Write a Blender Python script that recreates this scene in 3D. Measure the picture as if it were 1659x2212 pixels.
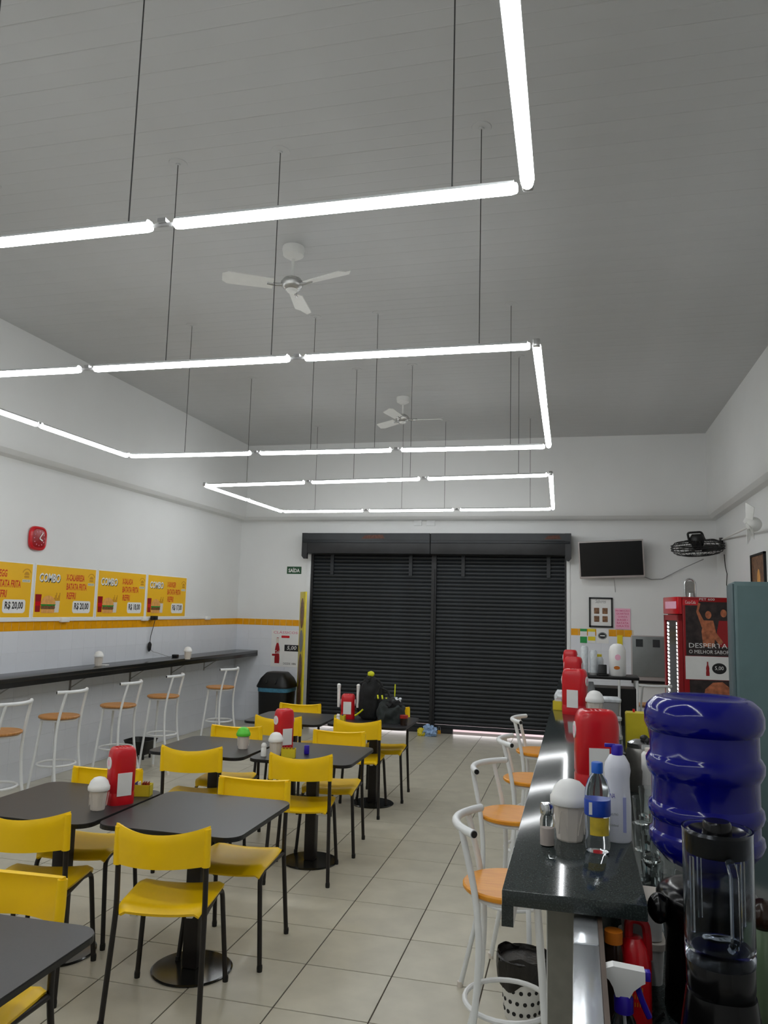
import bpy, bmesh, math, random
from mathutils import Matrix, Vector, Euler
random.seed(7)
PI = math.pi
for o in list(bpy.data.objects): bpy.data.objects.remove(o, do_unlink=True)
SC = bpy.context.scene
COL = SC.collection

# ------------------------------------------------------------------ camera
FPX, CX, CY, HC = 1668.0, 829.5, 1106.0, 1.72
_d = Vector((1246 - CX, 1325 - CY, FPX))
_n = _d.cross(Vector((1, 0.026, 0))).normalized()
if _n.y < 0: _n = -_n
AY = _d.normalized(); AZ = -_n; AX = AY.cross(AZ).normalized()
if AX.x < 0: AX = -AX
def ray(px, py):
    c = Vector((px - CX, py - CY, FPX)); return Vector((AX.dot(c), AY.dot(c), AZ.dot(c)))
def pz(px, py, z):
    r = ray(px, py); t = (z - HC) / r.z; return Vector((r.x * t, r.y * t, z))
def py_(px, py, Y):
    r = ray(px, py); t = Y / r.y; return Vector((r.x * t, Y, HC + r.z * t))
def px_(px, py, X):
    r = ray(px, py); t = X / r.x; return Vector((X, r.y * t, HC + r.z * t))
cam_d = bpy.data.cameras.new('camera'); cam = bpy.data.objects.new('camera', cam_d); COL.objects.link(cam)
right = Vector((AX.x, AY.x, AZ.x)); down = Vector((AX.y, AY.y, AZ.y)); fwd = Vector((AX.z, AY.z, AZ.z))
M = Matrix.Identity(4)
for i in range(3):
    M[i][0] = right[i]; M[i][1] = -down[i]; M[i][2] = -fwd[i]
M[2][3] = HC
cam.matrix_world = M
cam_d.sensor_fit = 'HORIZONTAL'; cam_d.sensor_width = 36.0; cam_d.lens = FPX * 36.0 / 1659.0
cam_d.clip_start = 0.02; cam_d.clip_end = 200
SC.camera = cam

# ------------------------------------------------------------------ world, exposure
w = bpy.data.worlds.new('world'); SC.world = w; w.use_nodes = True
bg = w.node_tree.nodes['Background']; bg.inputs[0].default_value = (1.0, 0.93, 0.95, 1); bg.inputs[1].default_value = 3.0
vs = SC.view_settings
vs.view_transform = 'Standard'; vs.look = 'None'; vs.gamma = 1.0; vs.exposure = 0.0; vs.use_curve_mapping = False
TUBE_POWER = 28.0

# ------------------------------------------------------------------ materials
def s2l(c):
    return tuple((v / 12.92 if v <= 0.04045 else ((v + 0.055) / 1.055) ** 2.4) for v in c)
def rgb(r, g, b): return s2l((r / 255, g / 255, b / 255))
def mat(name, col, rough=0.5, metal=0.0, spec=0.5, noise=0.0, nscale=8.0, bump=0.0, bscale=150.0, trans=0.0, ior=1.45,
        emit=None, estr=0.0, rnd=0.0, alpha=1.0, coat=0.0):
    m = bpy.data.materials.new(name); m.use_nodes = True
    nt = m.node_tree; b = nt.nodes['Principled BSDF']
    b.inputs['Base Color'].default_value = (*col, 1); b.inputs['Roughness'].default_value = rough
    b.inputs['Metallic'].default_value = metal; b.inputs['Specular IOR Level'].default_value = spec
    b.inputs['Transmission Weight'].default_value = trans; b.inputs['IOR'].default_value = ior
    b.inputs['Alpha'].default_value = alpha; b.inputs['Coat Weight'].default_value = coat
    if emit: b.inputs['Emission Color'].default_value = (*emit, 1); b.inputs['Emission Strength'].default_value = estr
    tc = nt.nodes.new('ShaderNodeTexCoord')
    last = None
    if noise > 0:
        n = nt.nodes.new('ShaderNodeTexNoise'); n.inputs['Scale'].default_value = nscale; n.inputs['Detail'].default_value = 6
        nt.links.new(tc.outputs['Object'], n.inputs['Vector'])
        r = nt.nodes.new('ShaderNodeValToRGB')
        r.color_ramp.elements[0].position = 0.32; r.color_ramp.elements[1].position = 0.68
        r.color_ramp.elements[0].color = (*[max(0, c * (1 - noise)) for c in col], 1)
        r.color_ramp.elements[1].color = (*[min(1, c * (1 + noise)) for c in col], 1)
        nt.links.new(n.outputs['Fac'], r.inputs['Fac']); last = r.outputs['Color']
    if rnd > 0:
        oi = nt.nodes.new('ShaderNodeObjectInfo')
        mr = nt.nodes.new('ShaderNodeMapRange'); mr.inputs[3].default_value = 1 - rnd; mr.inputs[4].default_value = 1 + rnd
        nt.links.new(oi.outputs['Random'], mr.inputs[0])
        hs = nt.nodes.new('ShaderNodeHueSaturation'); hs.inputs['Color'].default_value = (*col, 1)
        if last: nt.links.new(last, hs.inputs['Color'])
        nt.links.new(mr.outputs[0], hs.inputs['Value']); last = hs.outputs['Color']
    if last: nt.links.new(last, b.inputs['Base Color'])
    if bump > 0:
        n2 = nt.nodes.new('ShaderNodeTexNoise'); n2.inputs['Scale'].default_value = bscale; n2.inputs['Detail'].default_value = 3
        nt.links.new(tc.outputs['Object'], n2.inputs['Vector'])
        bp = nt.nodes.new('ShaderNodeBump'); bp.inputs['Strength'].default_value = bump; bp.inputs['Distance'].default_value = 0.004
        nt.links.new(n2.outputs['Fac'], bp.inputs['Height']); nt.links.new(bp.outputs['Normal'], b.inputs['Normal'])
    return m
def wood(name, c1, c2, rough):
    m = mat(name, c1, rough); nt = m.node_tree; b = nt.nodes['Principled BSDF']
    tc = nt.nodes.new('ShaderNodeTexCoord'); mp = nt.nodes.new('ShaderNodeMapping'); mp.inputs['Scale'].default_value = (3, 26, 3)
    n = nt.nodes.new('ShaderNodeTexNoise'); n.inputs['Scale'].default_value = 3; n.inputs['Detail'].default_value = 5
    r = nt.nodes.new('ShaderNodeValToRGB'); r.color_ramp.elements[0].color = (*c1, 1); r.color_ramp.elements[1].color = (*c2, 1)
    r.color_ramp.elements[0].position = .35; r.color_ramp.elements[1].position = .65
    nt.links.new(tc.outputs['Object'], mp.inputs[0]); nt.links.new(mp.outputs[0], n.inputs['Vector'])
    nt.links.new(n.outputs['Fac'], r.inputs['Fac']); nt.links.new(r.outputs['Color'], b.inputs['Base Color'])
    return m
def granite(name, base, speck, rough):
    m = mat(name, base, rough, spec=0.55); nt = m.node_tree; b = nt.nodes['Principled BSDF']
    tc = nt.nodes.new('ShaderNodeTexCoord')
    v = nt.nodes.new('ShaderNodeTexNoise'); v.inputs['Scale'].default_value = 260; v.inputs['Detail'].default_value = 4
    r = nt.nodes.new('ShaderNodeValToRGB'); r.color_ramp.elements[0].color = (*base, 1); r.color_ramp.elements[1].color = (*speck, 1)
    r.color_ramp.elements[0].position = .48; r.color_ramp.elements[1].position = .7
    nt.links.new(tc.outputs['Object'], v.inputs['Vector']); nt.links.new(v.outputs['Fac'], r.inputs['Fac'])
    nt.links.new(r.outputs['Color'], b.inputs['Base Color'])
    return m
K = {}
K['wall'] = mat('wall_paint', rgb(226, 227, 226), 0.75, noise=0.02, nscale=1.5, bump=0.08, bscale=60)
K['ceil'] = mat('ceiling_pvc', rgb(192, 193, 193), 0.45, noise=0.025, nscale=2.0)
K['ceil_joint'] = mat('ceiling_joint', rgb(186, 187, 187), 0.7)
K['wtile'] = mat('wall_tile_white', rgb(222, 225, 231), 0.22, noise=0.02, nscale=3, rnd=0.015)
K['ytile'] = mat('wall_tile_yellow', rgb(231, 160, 12), 0.25, noise=0.05, nscale=20, rnd=0.04)
K['grout'] = mat('tile_grout', rgb(214, 205, 186), 0.85)
K['ftile'] = mat('floor_tile_beige', rgb(188, 183, 166), 0.3, noise=0.09, nscale=5.0, rnd=0.03, bump=0.03, bscale=30)
K['fgrout'] = mat('floor_grout', rgb(72, 64, 58), 0.9)
K['yellow'] = mat('yellow_plastic', rgb(250, 204, 0), 0.38, noise=0.03, nscale=6, bump=0.06, bscale=500)
K['blackmet'] = mat('black_metal', rgb(27, 22, 20), 0.42, metal=0.0, spec=0.5, noise=0.15, nscale=40)
K['disc'] = mat('black_steel_disc', rgb(26, 26, 24), 0.16, spec=0.6, noise=0.1, nscale=30)
K['tabletop'] = mat('dark_laminate', rgb(43, 43, 45), 0.36, spec=0.5, noise=0.08, nscale=60, bump=0.05, bscale=600)
K['whitemet'] = mat('white_tube', rgb(224, 226, 226), 0.35, noise=0.02, nscale=20)
K['wood_l'] = wood('seat_wood_brown', rgb(176, 120, 66), rgb(196, 142, 84), 0.4)
K['wood_r'] = wood('seat_wood_orange', rgb(222, 142, 26), rgb(234, 160, 44), 0.34)
K['granite'] = granite('dark_granite', rgb(36, 42, 42), rgb(62, 72, 70), 0.1)
K['granite_w'] = granite('black_granite_bar', rgb(24, 24, 23), rgb(46, 48, 46), 0.22)
K['shutter'] = mat('shutter_paint', rgb(27, 31, 35), 0.5, noise=0.3, nscale=4, rnd=0.12, bump=0.1, bscale=60)
K['shutter_box'] = mat('shutter_box_paint', rgb(30, 31, 33), 0.5, noise=0.4, nscale=5)
K['rust'] = mat('worn_patch', rgb(86, 56, 46), 0.8, noise=0.4, nscale=40)
K['tube'] = mat('led_tube', (1, 1, 1), 0.4, emit=(0.96, 0.985, 1.0), estr=TUBE_POWER)
K['tubeback'] = mat('tube_back', rgb(214, 216, 216), 0.45)
K['wire'] = mat('suspension_wire', rgb(70, 70, 70), 0.5)
K['fan'] = mat('fan_white', rgb(226, 226, 222), 0.4, noise=0.02, nscale=15)
K['fanmet'] = mat('fan_chrome', rgb(190, 190, 188), 0.25, metal=0.7)
K['black'] = mat('black_plastic', rgb(13, 13, 14), 0.42, noise=0.15, nscale=30)
K['blackglossy'] = mat('black_gloss', rgb(5, 5, 6), 0.2, spec=0.35)
K['fabric'] = mat('black_fabric', rgb(24, 25, 26), 0.85, noise=0.35, nscale=25, bump=0.5, bscale=120)
K['fabric_g'] = mat('grey_green_fabric', rgb(44, 50, 50), 0.8, noise=0.3, nscale=20, bump=0.5, bscale=90)
K['red'] = mat('red_plastic', rgb(200, 16, 30), 0.28, noise=0.04, nscale=10, coat=0.2)
K['darkred'] = mat('dark_red_paint', rgb(150, 14, 22), 0.35, noise=0.05, nscale=10)
K['white'] = mat('white_plastic', rgb(232, 232, 230), 0.38, noise=0.015, nscale=10)
K['ivory'] = mat('ivory_plastic', rgb(214, 206, 196), 0.42, noise=0.03, nscale=20)
K['paper'] = mat('white_paper', rgb(228, 228, 226), 0.8, noise=0.02, nscale=10)
K['green'] = mat('green_plastic', rgb(88, 200, 52), 0.4, noise=0.03)
K['blue'] = mat('blue_jug_plastic', rgb(3, 5, 112), 0.12, spec=0.45, noise=0.04, nscale=6)
K['bluecap'] = mat('blue_cap', rgb(22, 92, 190), 0.4, noise=0.02)
K['purple'] = mat('purple_blue_cap', rgb(44, 22, 160), 0.4, noise=0.02)
K['glass'] = mat('clear_glass', (0.93, 0.96, 0.96), 0.03, trans=1.0, ior=1.3)
K['jar'] = mat('smoked_jar', (0.62, 0.66, 0.72), 0.08, trans=1.0, ior=1.2)
K['pet'] = mat('clear_bottle', (0.9, 0.95, 0.98), 0.06, trans=1.0, ior=1.15)
K['milky'] = mat('milky_bottle', rgb(222, 224, 232), 0.4, noise=0.02)
K['chrome'] = mat('chrome', rgb(200, 202, 204), 0.14, metal=1.0)
K['steel'] = mat('brushed_steel', rgb(150, 148, 144), 0.32, metal=0.85, noise=0.1, nscale=30)
K['alu'] = mat('aluminium_cap', rgb(222, 226, 230), 0.22, metal=0.75, noise=0.04, nscale=12)
K['panel'] = mat('grey_panel', rgb(132, 130, 122), 0.45, metal=0.2, noise=0.06, nscale=30)
K['brown'] = mat('brown_edge', rgb(84, 70, 60), 0.6, noise=0.1)
K['ylabel'] = mat('yellow_box_plastic', rgb(214, 196, 44), 0.4, noise=0.04, nscale=12)
K['pyellow'] = mat('poster_yellow', rgb(238, 184, 22), 0.45, noise=0.02, nscale=3)
K['pred'] = mat('poster_red_print', rgb(206, 62, 22), 0.6)
K['pblack'] = mat('black_print', rgb(26, 26, 28), 0.6)
K['pbun'] = mat('bun_print', rgb(222, 160, 84), 0.6, noise=0.12, nscale=40)
K['ppatty'] = mat('patty_print', rgb(116, 76, 36), 0.6, noise=0.3, nscale=60)
K['pgold'] = mat('gold_print', rgb(196, 140, 20), 0.6)
K['pink'] = mat('pink_notice', rgb(236, 178, 200), 0.7, noise=0.03, nscale=20)
K['pinkink'] = mat('magenta_print', rgb(206, 70, 120), 0.7)
K['sgreen'] = mat('sign_green', rgb(28, 74, 44), 0.5)
K['agreen'] = mat('ad_green', rgb(24, 138, 44), 0.4, noise=0.08, nscale=12)
K['lgreen'] = mat('sheet_green', rgb(40, 150, 76), 0.6)
K['lyellow'] = mat('sheet_yellow', rgb(228, 206, 40), 0.6)
K['skin'] = mat('photo_warm_print', rgb(176, 104, 70), 0.5, noise=0.4, nscale=18)
K['photo'] = mat('photo_dark_print', rgb(44, 34, 34), 0.35, noise=0.7, nscale=14)
K['photo2'] = mat('photo_brown_print', rgb(120, 86, 60), 0.5, noise=0.5, nscale=30)
K['screen'] = mat('tv_screen', rgb(16, 17, 18), 0.3, noise=0.1)
K['tvframe'] = mat('tv_bezel', rgb(176, 168, 166), 0.4)
K['cab'] = mat('teal_grey_steel', rgb(96, 120, 122), 0.45, noise=0.05, nscale=6)
K['cabdark'] = mat('teal_grey_steel_edge', rgb(74, 94, 98), 0.45, noise=0.05, nscale=6)
K['metbox'] = mat('meter_box_grey', rgb(128, 132, 132), 0.45, metal=0.2, noise=0.05, nscale=10)
K['metwin'] = mat('meter_window', rgb(56, 60, 62), 0.25)
K['led'] = mat('fridge_led', (1, 1, 1), 0.4, emit=(1, 1, 1), estr=2.2)
K['bagclear'] = mat('thin_plastic_bag', rgb(206, 212, 216), 0.25, spec=0.6, noise=0.1, nscale=30)
K['bagyellow'] = mat('yellow_tag', rgb(206, 210, 24), 0.5)
K['bluebag'] = mat('pale_blue_bag', rgb(150, 178, 214), 0.35, noise=0.25, nscale=30)
K['binblue'] = mat('bin_liner_blue', rgb(70, 130, 160), 0.4, noise=0.2, nscale=40)
K['liner'] = mat('bin_liner_black', rgb(26, 23, 20), 0.28, noise=0.3, nscale=30, bump=0.6, bscale=60)
K['orange'] = mat('orange_lid', rgb(196, 110, 26), 0.5)
K['pinkcloth'] = mat('pink_cloth', rgb(200, 30, 80), 0.8, noise=0.1, bump=0.4, bscale=90)
K['amber'] = mat('dark_amber', rgb(40, 26, 18), 0.2, noise=0.2)
K['oilglass'] = mat('green_bottle_glass', rgb(96, 116, 90), 0.15, spec=0.6, noise=0.1)
K['pave'] = mat('pavement', rgb(190, 170, 172), 0.9, noise=0.08, nscale=5)
K['sachet_r'] = mat('red_sachet', rgb(150, 30, 26), 0.35, noise=0.25, nscale=60)
K['sachet_p'] = mat('purple_sachet', rgb(66, 50, 130), 0.35, noise=0.2, nscale=60)
K['sachet_w'] = mat('white_sachet', rgb(220, 220, 220), 0.4)
K['salt'] = mat('salt', rgb(214, 200, 192), 0.9)
K['cable_w'] = mat('grey_cable', rgb(150, 150, 150), 0.5)
K['label_b'] = mat('blue_label', rgb(24, 66, 168), 0.4, noise=0.15, nscale=40)
K['label_y'] = mat('yellow_label', rgb(196, 170, 50), 0.4, noise=0.2, nscale=40)
K['lilac'] = mat('lilac_print', rgb(150, 156, 200), 0.5)
K['redled'] = mat('red_indicator', (1, 0, 0), 0.4, emit=(1, 0.02, 0.02), estr=2.0)

# ------------------------------------------------------------------ mesh helpers
class MB:
    def __init__(s): s.bm = bmesh.new()
    def box(s, c, size, rot=None, bevel=0.0, seg=2):
        m = Matrix.Translation(c) @ (rot.to_4x4() if rot is not None else Matrix.Identity(4)) @ Matrix.Diagonal((*size, 1))
        r = bmesh.ops.create_cube(s.bm, size=1.0, matrix=m)
        if bevel > 0:
            es = list({e for v in r['verts'] for e in v.link_edges})
            bmesh.ops.bevel(s.bm, geom=es, offset=bevel, segments=seg, profile=0.5, affect='EDGES')
        return s
    def span(s, a, b, **k):
        a = Vector(a); b = Vector(b)
        return s.box((a + b) / 2, [abs(v) for v in (b - a)], **k)
    def cyl(s, p0, p1, r0, r1=None, seg=16):
        p0 = Vector(p0); p1 = Vector(p1); d = p1 - p0
        q = Vector((0, 0, 1)).rotation_difference(d.normalized()).to_matrix().to_4x4()
        bmesh.ops.create_cone(s.bm, cap_ends=True, segments=seg, radius1=r0, radius2=r0 if r1 is None else r1, depth=d.length,
                              matrix=Matrix.Translation((p0 + p1) / 2) @ q)
        return s
    def tube(s, pts, r, seg=8, closed=False):
        pts = [Vector(p) for p in pts]; n = len(pts); rs = r if isinstance(r, (list, tuple)) else [r] * n
        rings = []; ref = None
        for i, p in enumerate(pts):
            a = pts[(i - 1) % n] if (closed or i > 0) else p
            b = pts[(i + 1) % n] if (closed or i < n - 1) else p
            t = (b - a).normalized()
            if ref is None:
                ref = t.orthogonal().normalized()
            ref = (ref - t * ref.dot(t)).normalized()
            bi = t.cross(ref)
            rings.append([s.bm.verts.new(p + (ref * math.cos(2 * PI * k / seg) + bi * math.sin(2 * PI * k / seg)) * rs[i]) for k in range(seg)])
        for i in range(n if closed else n - 1):
            A = rings[i]; B = rings[(i + 1) % n]
            off = 0
            if closed and i == n - 1:
                off = min(range(seg), key=lambda o: (A[0].co - B[o].co).length)
            for k in range(seg):
                s.bm.faces.new((A[k], A[(k + 1) % seg], B[(k + 1 + off) % seg], B[(k + off) % seg]))
        if not closed:
            s.bm.faces.new(list(reversed(rings[0]))); s.bm.faces.new(rings[-1])
        return s
    def lathe(s, prof, seg=24, c=(0, 0, 0), shape=None):
        c = Vector(c); rings = []
        for (r, z) in prof:
            if r <= 1e-6:
                rings.append([s.bm.verts.new(c + Vector((0, 0, z)))]); continue
            ring = []
            for k in range(seg):
                a = 2 * PI * k / seg
                x, y = (math.cos(a), math.sin(a)) if shape is None else shape(a)
                ring.append(s.bm.verts.new(c + Vector((r * x, r * y, z))))
            rings.append(ring)
        for A, B in zip(rings, rings[1:]):
            if len(A) == 1 and len(B) == 1: continue
            for k in range(seg):
                k2 = (k + 1) % seg
                if len(A) == 1: s.bm.faces.new((A[0], B[k2], B[k]))
                elif len(B) == 1: s.bm.faces.new((A[k], A[k2], B[0]))
                else: s.bm.faces.new((A[k], A[k2], B[k2], B[k]))
        for R, rev in ((rings[0], True), (rings[-1], False)):
            if len(R) > 1: s.bm.faces.new(list(reversed(R)) if rev else R)
        return s
    def prism(s, poly, z0, z1, m=None):
        m = m or Matrix.Identity(4)
        a = [s.bm.verts.new(m @ Vector((x, y, z0))) for x, y in poly]
        b = [s.bm.verts.new(m @ Vector((x, y, z1))) for x, y in poly]
        s.bm.faces.new(list(reversed(a))); s.bm.faces.new(b)
        n = len(poly)
        for i in range(n): s.bm.faces.new((a[i], a[(i + 1) % n], b[(i + 1) % n], b[i]))
        return s
    def shell(s, f, nu, nv, t):
        """closed sheet: f(u,v) -> point, thickness t along the local normal"""
        P = [[Vector(f(i / nu, j / nv)) for j in range(nv + 1)] for i in range(nu + 1)]
        def nrm(i, j):
            du = P[min(i + 1, nu)][j] - P[max(i - 1, 0)][j]; dv = P[i][min(j + 1, nv)] - P[i][max(j - 1, 0)]
            return du.cross(dv).normalized()
        A = [[s.bm.verts.new(P[i][j] + nrm(i, j) * t / 2) for j in range(nv + 1)] for i in range(nu + 1)]
        B = [[s.bm.verts.new(P[i][j] - nrm(i, j) * t / 2) for j in range(nv + 1)] for i in range(nu + 1)]
        for i in range(nu):
            for j in range(nv):
                s.bm.faces.new((A[i][j], A[i + 1][j], A[i + 1][j + 1], A[i][j + 1]))
                s.bm.faces.new((B[i][j], B[i][j + 1], B[i + 1][j + 1], B[i + 1][j]))
        for i in range(nu):
            s.bm.faces.new((A[i][0], B[i][0], B[i + 1][0], A[i + 1][0]))
            s.bm.faces.new((A[i][nv], A[i + 1][nv], B[i + 1][nv], B[i][nv]))
        for j in range(nv):
            s.bm.faces.new((A[0][j], A[0][j + 1], B[0][j + 1], B[0][j]))
            s.bm.faces.new((A[nu][j], B[nu][j], B[nu][j + 1], A[nu][j + 1]))
        return s
    def blob(s, c, r, seed=0, amp=0.15, freq=3.0, sub=3, flat=None, pw=1.0):
        """lumpy closed body, scaled to r=(rx,ry,rz); flat cuts the bottom at that z"""
        from mathutils import noise as mn
        c = Vector(c)
        res = bmesh.ops.create_icosphere(s.bm, subdivisions=sub, radius=1.0)
        for v in res['verts']:
            d = v.co.normalized()
            k = 1 + amp * mn.noise(d * freq + Vector((seed, seed * 2, 0)))
            if pw != 1.0:
                d = Vector([math.copysign(abs(q) ** pw, q) for q in d])
            p = Vector((d.x * r[0], d.y * r[1], d.z * r[2])) * k + c
            if flat is not None and p.z < flat: p.z = flat
            v.co = p
        return s
    def mesh(s, name, smooth=True, ang=40):
        bmesh.ops.recalc_face_normals(s.bm, faces=s.bm.faces[:])
        me = bpy.data.meshes.new(name); s.bm.to_mesh(me); s.bm.free()
        if smooth:
            for p in me.polygons: p.use_smooth = True
            me.set_sharp_from_angle(angle=math.radians(ang))
        return me
    def build(s, name, m, parent=None, smooth=True, loc=None, ang=40):
        me = s.mesh(name, smooth, ang); me.materials.append(K[m] if isinstance(m, str) else m)
        return link(name, me, parent, loc)
def link(name, me, parent=None, loc=None):
    o = bpy.data.objects.new(name, me); COL.objects.link(o)
    if parent: o.parent = parent
    if loc is not None: o.location = loc
    return o
def tag(o, label, cat, group=None):
    o['label'] = label; o['category'] = cat
    if group: o['group'] = group
    return o
def thing(name, label, cat, loc=(0, 0, 0), rz=0.0, group=None, basis=None):
    o = bpy.data.objects.new(name, None); COL.objects.link(o); o.empty_display_size = 0.05
    if basis is not None: o.matrix_world = Matrix.Translation(loc) @ basis
    else: o.location = loc; o.rotation_euler = (0, 0, rz)
    return tag(o, label, cat, group)
def struct(o): o['kind'] = 'structure'; return o
def copy_tree(o, parent=None):
    c = o.copy(); COL.objects.link(c); c.parent = parent
    for ch in list(o.children): copy_tree(ch, c)
    return c
def place(proto, used, loc, rz, label, group):
    o = proto if not used else copy_tree(proto)
    used.append(1); o.location = loc; o.rotation_euler = (0, 0, rz); o['label'] = label; o['group'] = group
    return o
def basis(u, v):
    u = Vector(u); v = Vector(v); n = u.cross(v); m = Matrix.Identity(4)
    for i in range(3): m[i][0] = u[i]; m[i][1] = v[i]; m[i][2] = n[i]
    return m
B_LEFT = basis((0, 1, 0), (0, 0, 1)); B_BACK = basis((1, 0, 0), (0, 0, 1)); B_RIGHT = basis((0, -1, 0), (0, 0, 1))
def rect(x0, y0, x1, y1): return [(x0, y0), (x1, y0), (x1, y1), (x0, y1)]
def rrect(cx, cy, w, h, r, n=5):
    P = []
    for (sx, sy, a0) in ((1, -1, -PI / 2), (1, 1, 0), (-1, 1, PI / 2), (-1, -1, PI)):
        for k in range(n + 1):
            a = a0 + PI / 2 * k / n
            P.append((cx + sx * (w / 2 - r) + r * math.cos(a), cy + sy * (h / 2 - r) + r * math.sin(a)))
    return P
def ell(cx, cy, rx, ry, n=24, a0=0, a1=2 * PI):
    full = abs(a1 - a0 - 2 * PI) < 1e-6
    return [(cx + rx * math.cos(a0 + (a1 - a0) * k / (n if full else n - 1)), cy + ry * math.sin(a0 + (a1 - a0) * k / (n if full else n - 1))) for k in range(n)]
def flat(name, poly, z, t, m, parent): return MB().prism(poly, z, z + t).build(name, m, parent, smooth=False)
def text(s, x, y, w, h, z, m, parent, name='lettering', shear=0.0, bold=0.0):
    cu = bpy.data.curves.new('txt', 'FONT'); cu.body = s; cu.size = 1; cu.shear = shear; cu.offset = bold; cu.resolution_u = 2
    to = bpy.data.objects.new('txt', cu); COL.objects.link(to)
    dg = bpy.context.evaluated_depsgraph_get()
    me = bpy.data.meshes.new_from_object(to.evaluated_get(dg))
    bpy.data.objects.remove(to, do_unlink=True); bpy.data.curves.remove(cu)
    xs = [v.co.x for v in me.vertices]; ys = [v.co.y for v in me.vertices]
    x0, x1, y0, y1 = min(xs), max(xs), min(ys), max(ys)
    for v in me.vertices:
        v.co = Vector((x + (v.co.x - x0) / (x1 - x0) * w, y + (v.co.y - y0) / (y1 - y0) * h, z))
    me.materials.clear(); me.materials.append(K[m]); me.name = name
    return link(name, me, parent)
def bend(pts, r=0.04, n=5):
    """round the corners of a polyline"""
    P = [Vector(p) for p in pts]; out = [P[0]]
    for i in range(1, len(P) - 1):
        a = (P[i - 1] - P[i]); b = (P[i + 1] - P[i]); k = min(r, a.length * .45, b.length * .45)
        A = P[i] + a.normalized() * k; B = P[i] + b.normalized() * k
        for j in range(n + 1):
            t = j / n; out.append(A * (1 - t) ** 2 + P[i] * 2 * t * (1 - t) + B * t * t)
    out.append(P[-1]); return out

# ------------------------------------------------------------------ room
XL, XR, YB, YN, ZC = -5.04, 1.81, 11.03, -1.6, 4.17
LED = 3.0   # height of the soft ledge on the walls
# floor: slab (grout) + tiles
T = 0.4265; X0 = -0.855; Y0 = 4.215
fl = struct(MB().span((XL - .2, YN - .2, -0.12), (XR + .2, YB + .25, -0.004)).build('floor', 'fgrout', smooth=False))
def tile_mesh(w, h, t, bev, m, name):
    mb = MB(); bmm = mb.bm
    a = [(-w / 2, -h / 2), (w / 2, -h / 2), (w / 2, h / 2), (-w / 2, h / 2)]
    b = [(-w / 2 + bev, -h / 2 + bev), (w / 2 - bev, -h / 2 + bev), (w / 2 - bev, h / 2 - bev), (-w / 2 + bev, h / 2 - bev)]
    v0 = [bmm.verts.new((x, y, 0)) for x, y in a]; v1 = [bmm.verts.new((x, y, t - bev)) for x, y in a]; v2 = [bmm.verts.new((x, y, t)) for x, y in b]
    for A, B in ((v0, v1), (v1, v2)):
        for i in range(4): bmm.faces.new((A[i], A[(i + 1) % 4], B[(i + 1) % 4], B[i]))
    bmm.faces.new(v2)
    me = mb.mesh(name, smooth=False); me.materials.append(K[m]); return me
fme = tile_mesh(T - .006, T - .006, 0.004, 0.001, 'ftile', 'floor_tile')
rest = MB(); cnt = 0
cells = []
for i in range(-10, 7):
    for j in range(-14, 17):
        x0, x1 = max(XL, X0 + i * T), min(XR, X0 + (i + 1) * T); y0, y1 = max(YN, Y0 + j * T), min(YB - .02, Y0 + (j + 1) * T)
        if x1 - x0 > .05 and y1 - y0 > .05: cells.append((x0, x1, y0, y1))
for (x0, x1, y0, y1) in cells:
    whole = abs(x1 - x0 - T) < 1e-3 and abs(y1 - y0 - T) < 1e-3
    cx_, cy_ = (x0 + x1) / 2, (y0 + y1) / 2
    if y1 > 2.6 and x0 < -0.1 and whole and cx_ > -0.62 * cy_ - .1 and cnt < 290:
        o = link('floor_tile', fme, fl, (cx_, cy_, -0.004)); cnt += 1
        o.rotation_euler = (random.uniform(-.0006, .0006), random.uniform(-.0006, .0006), random.choice((0, PI / 2, PI, 3 * PI / 2)))
    else:
        rest.span((x0 + .003, y0 + .003, -0.004), (x1 - .003, y1 - .003, 0))
ro = rest.build('floor_tile_field', 'ftile', fl, smooth=False); ro['kind'] = 'stuff'

# ceiling of planks running across the room
ce = struct(MB().span((XL - .2, YN - .2, ZC + .012), (XR + .2, YB + .25, ZC + .15)).build('ceiling', 'ceil_joint', smooth=False))
pw = 0.2
pl = MB()
prof = [(-pw / 2, .012), (-pw / 2, .0012), (-pw / 2 + .005, 0), (-.005, 0), (0, .0009), (.005, 0), (pw / 2 - .006, 0), (pw / 2 - .001, .0012), (pw / 2 - .001, .012)]
pm = Matrix(((0, 0, 1, 0), (1, 0, 0, 0), (0, 1, 0, 0), (0, 0, 0, 1)))
pl.prism(prof, XL - .1, XR + .1, pm)
plm = pl.mesh('ceiling_plank', smooth=False); plm.materials.append(K['ceil'])
y = YN - .05
while y < YB + .1:
    link('ceiling_plank', plm, ce, (0, y + pw / 2, ZC)); y += pw

# walls: a profile extruded along each wall, with a soft ledge near the ceiling
PR = 0.12
wall_prof = [(0, -0.02), (0, LED), (PR * .5, LED + .02), (PR * .85, LED + .06), (PR, LED + .13), (PR, ZC + .05)]   # (offset into room, z)
def wall_mesh(name, a, b, inward, m='wall', z_from=-0.02):
    """a,b: ends on floor plane; inward: unit vec into the room; 0.2 thick"""
    mb = MB(); a = Vector((*a, 0)); b = Vector((*b, 0)); n = Vector((*inward, 0))
    P = [(o, z) for o, z in wall_prof if z > z_from]; P = [(P[0][0] if z_from > LED else 0, z_from)] + P + [(-.2, ZC + .05), (-.2, z_from)]
    ra = [mb.bm.verts.new(a + n * o + Vector((0, 0, z))) for o, z in P]; rb = [mb.bm.verts.new(b + n * o + Vector((0, 0, z))) for o, z in P]
    k = len(P)
    for i in range(k): mb.bm.faces.new((ra[i], ra[(i + 1) % k], rb[(i + 1) % k], rb[i]))
    mb.bm.faces.new(ra); mb.bm.faces.new(list(reversed(rb)))
    return struct(mb.build(name, m, smooth=True, ang=25))
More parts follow.
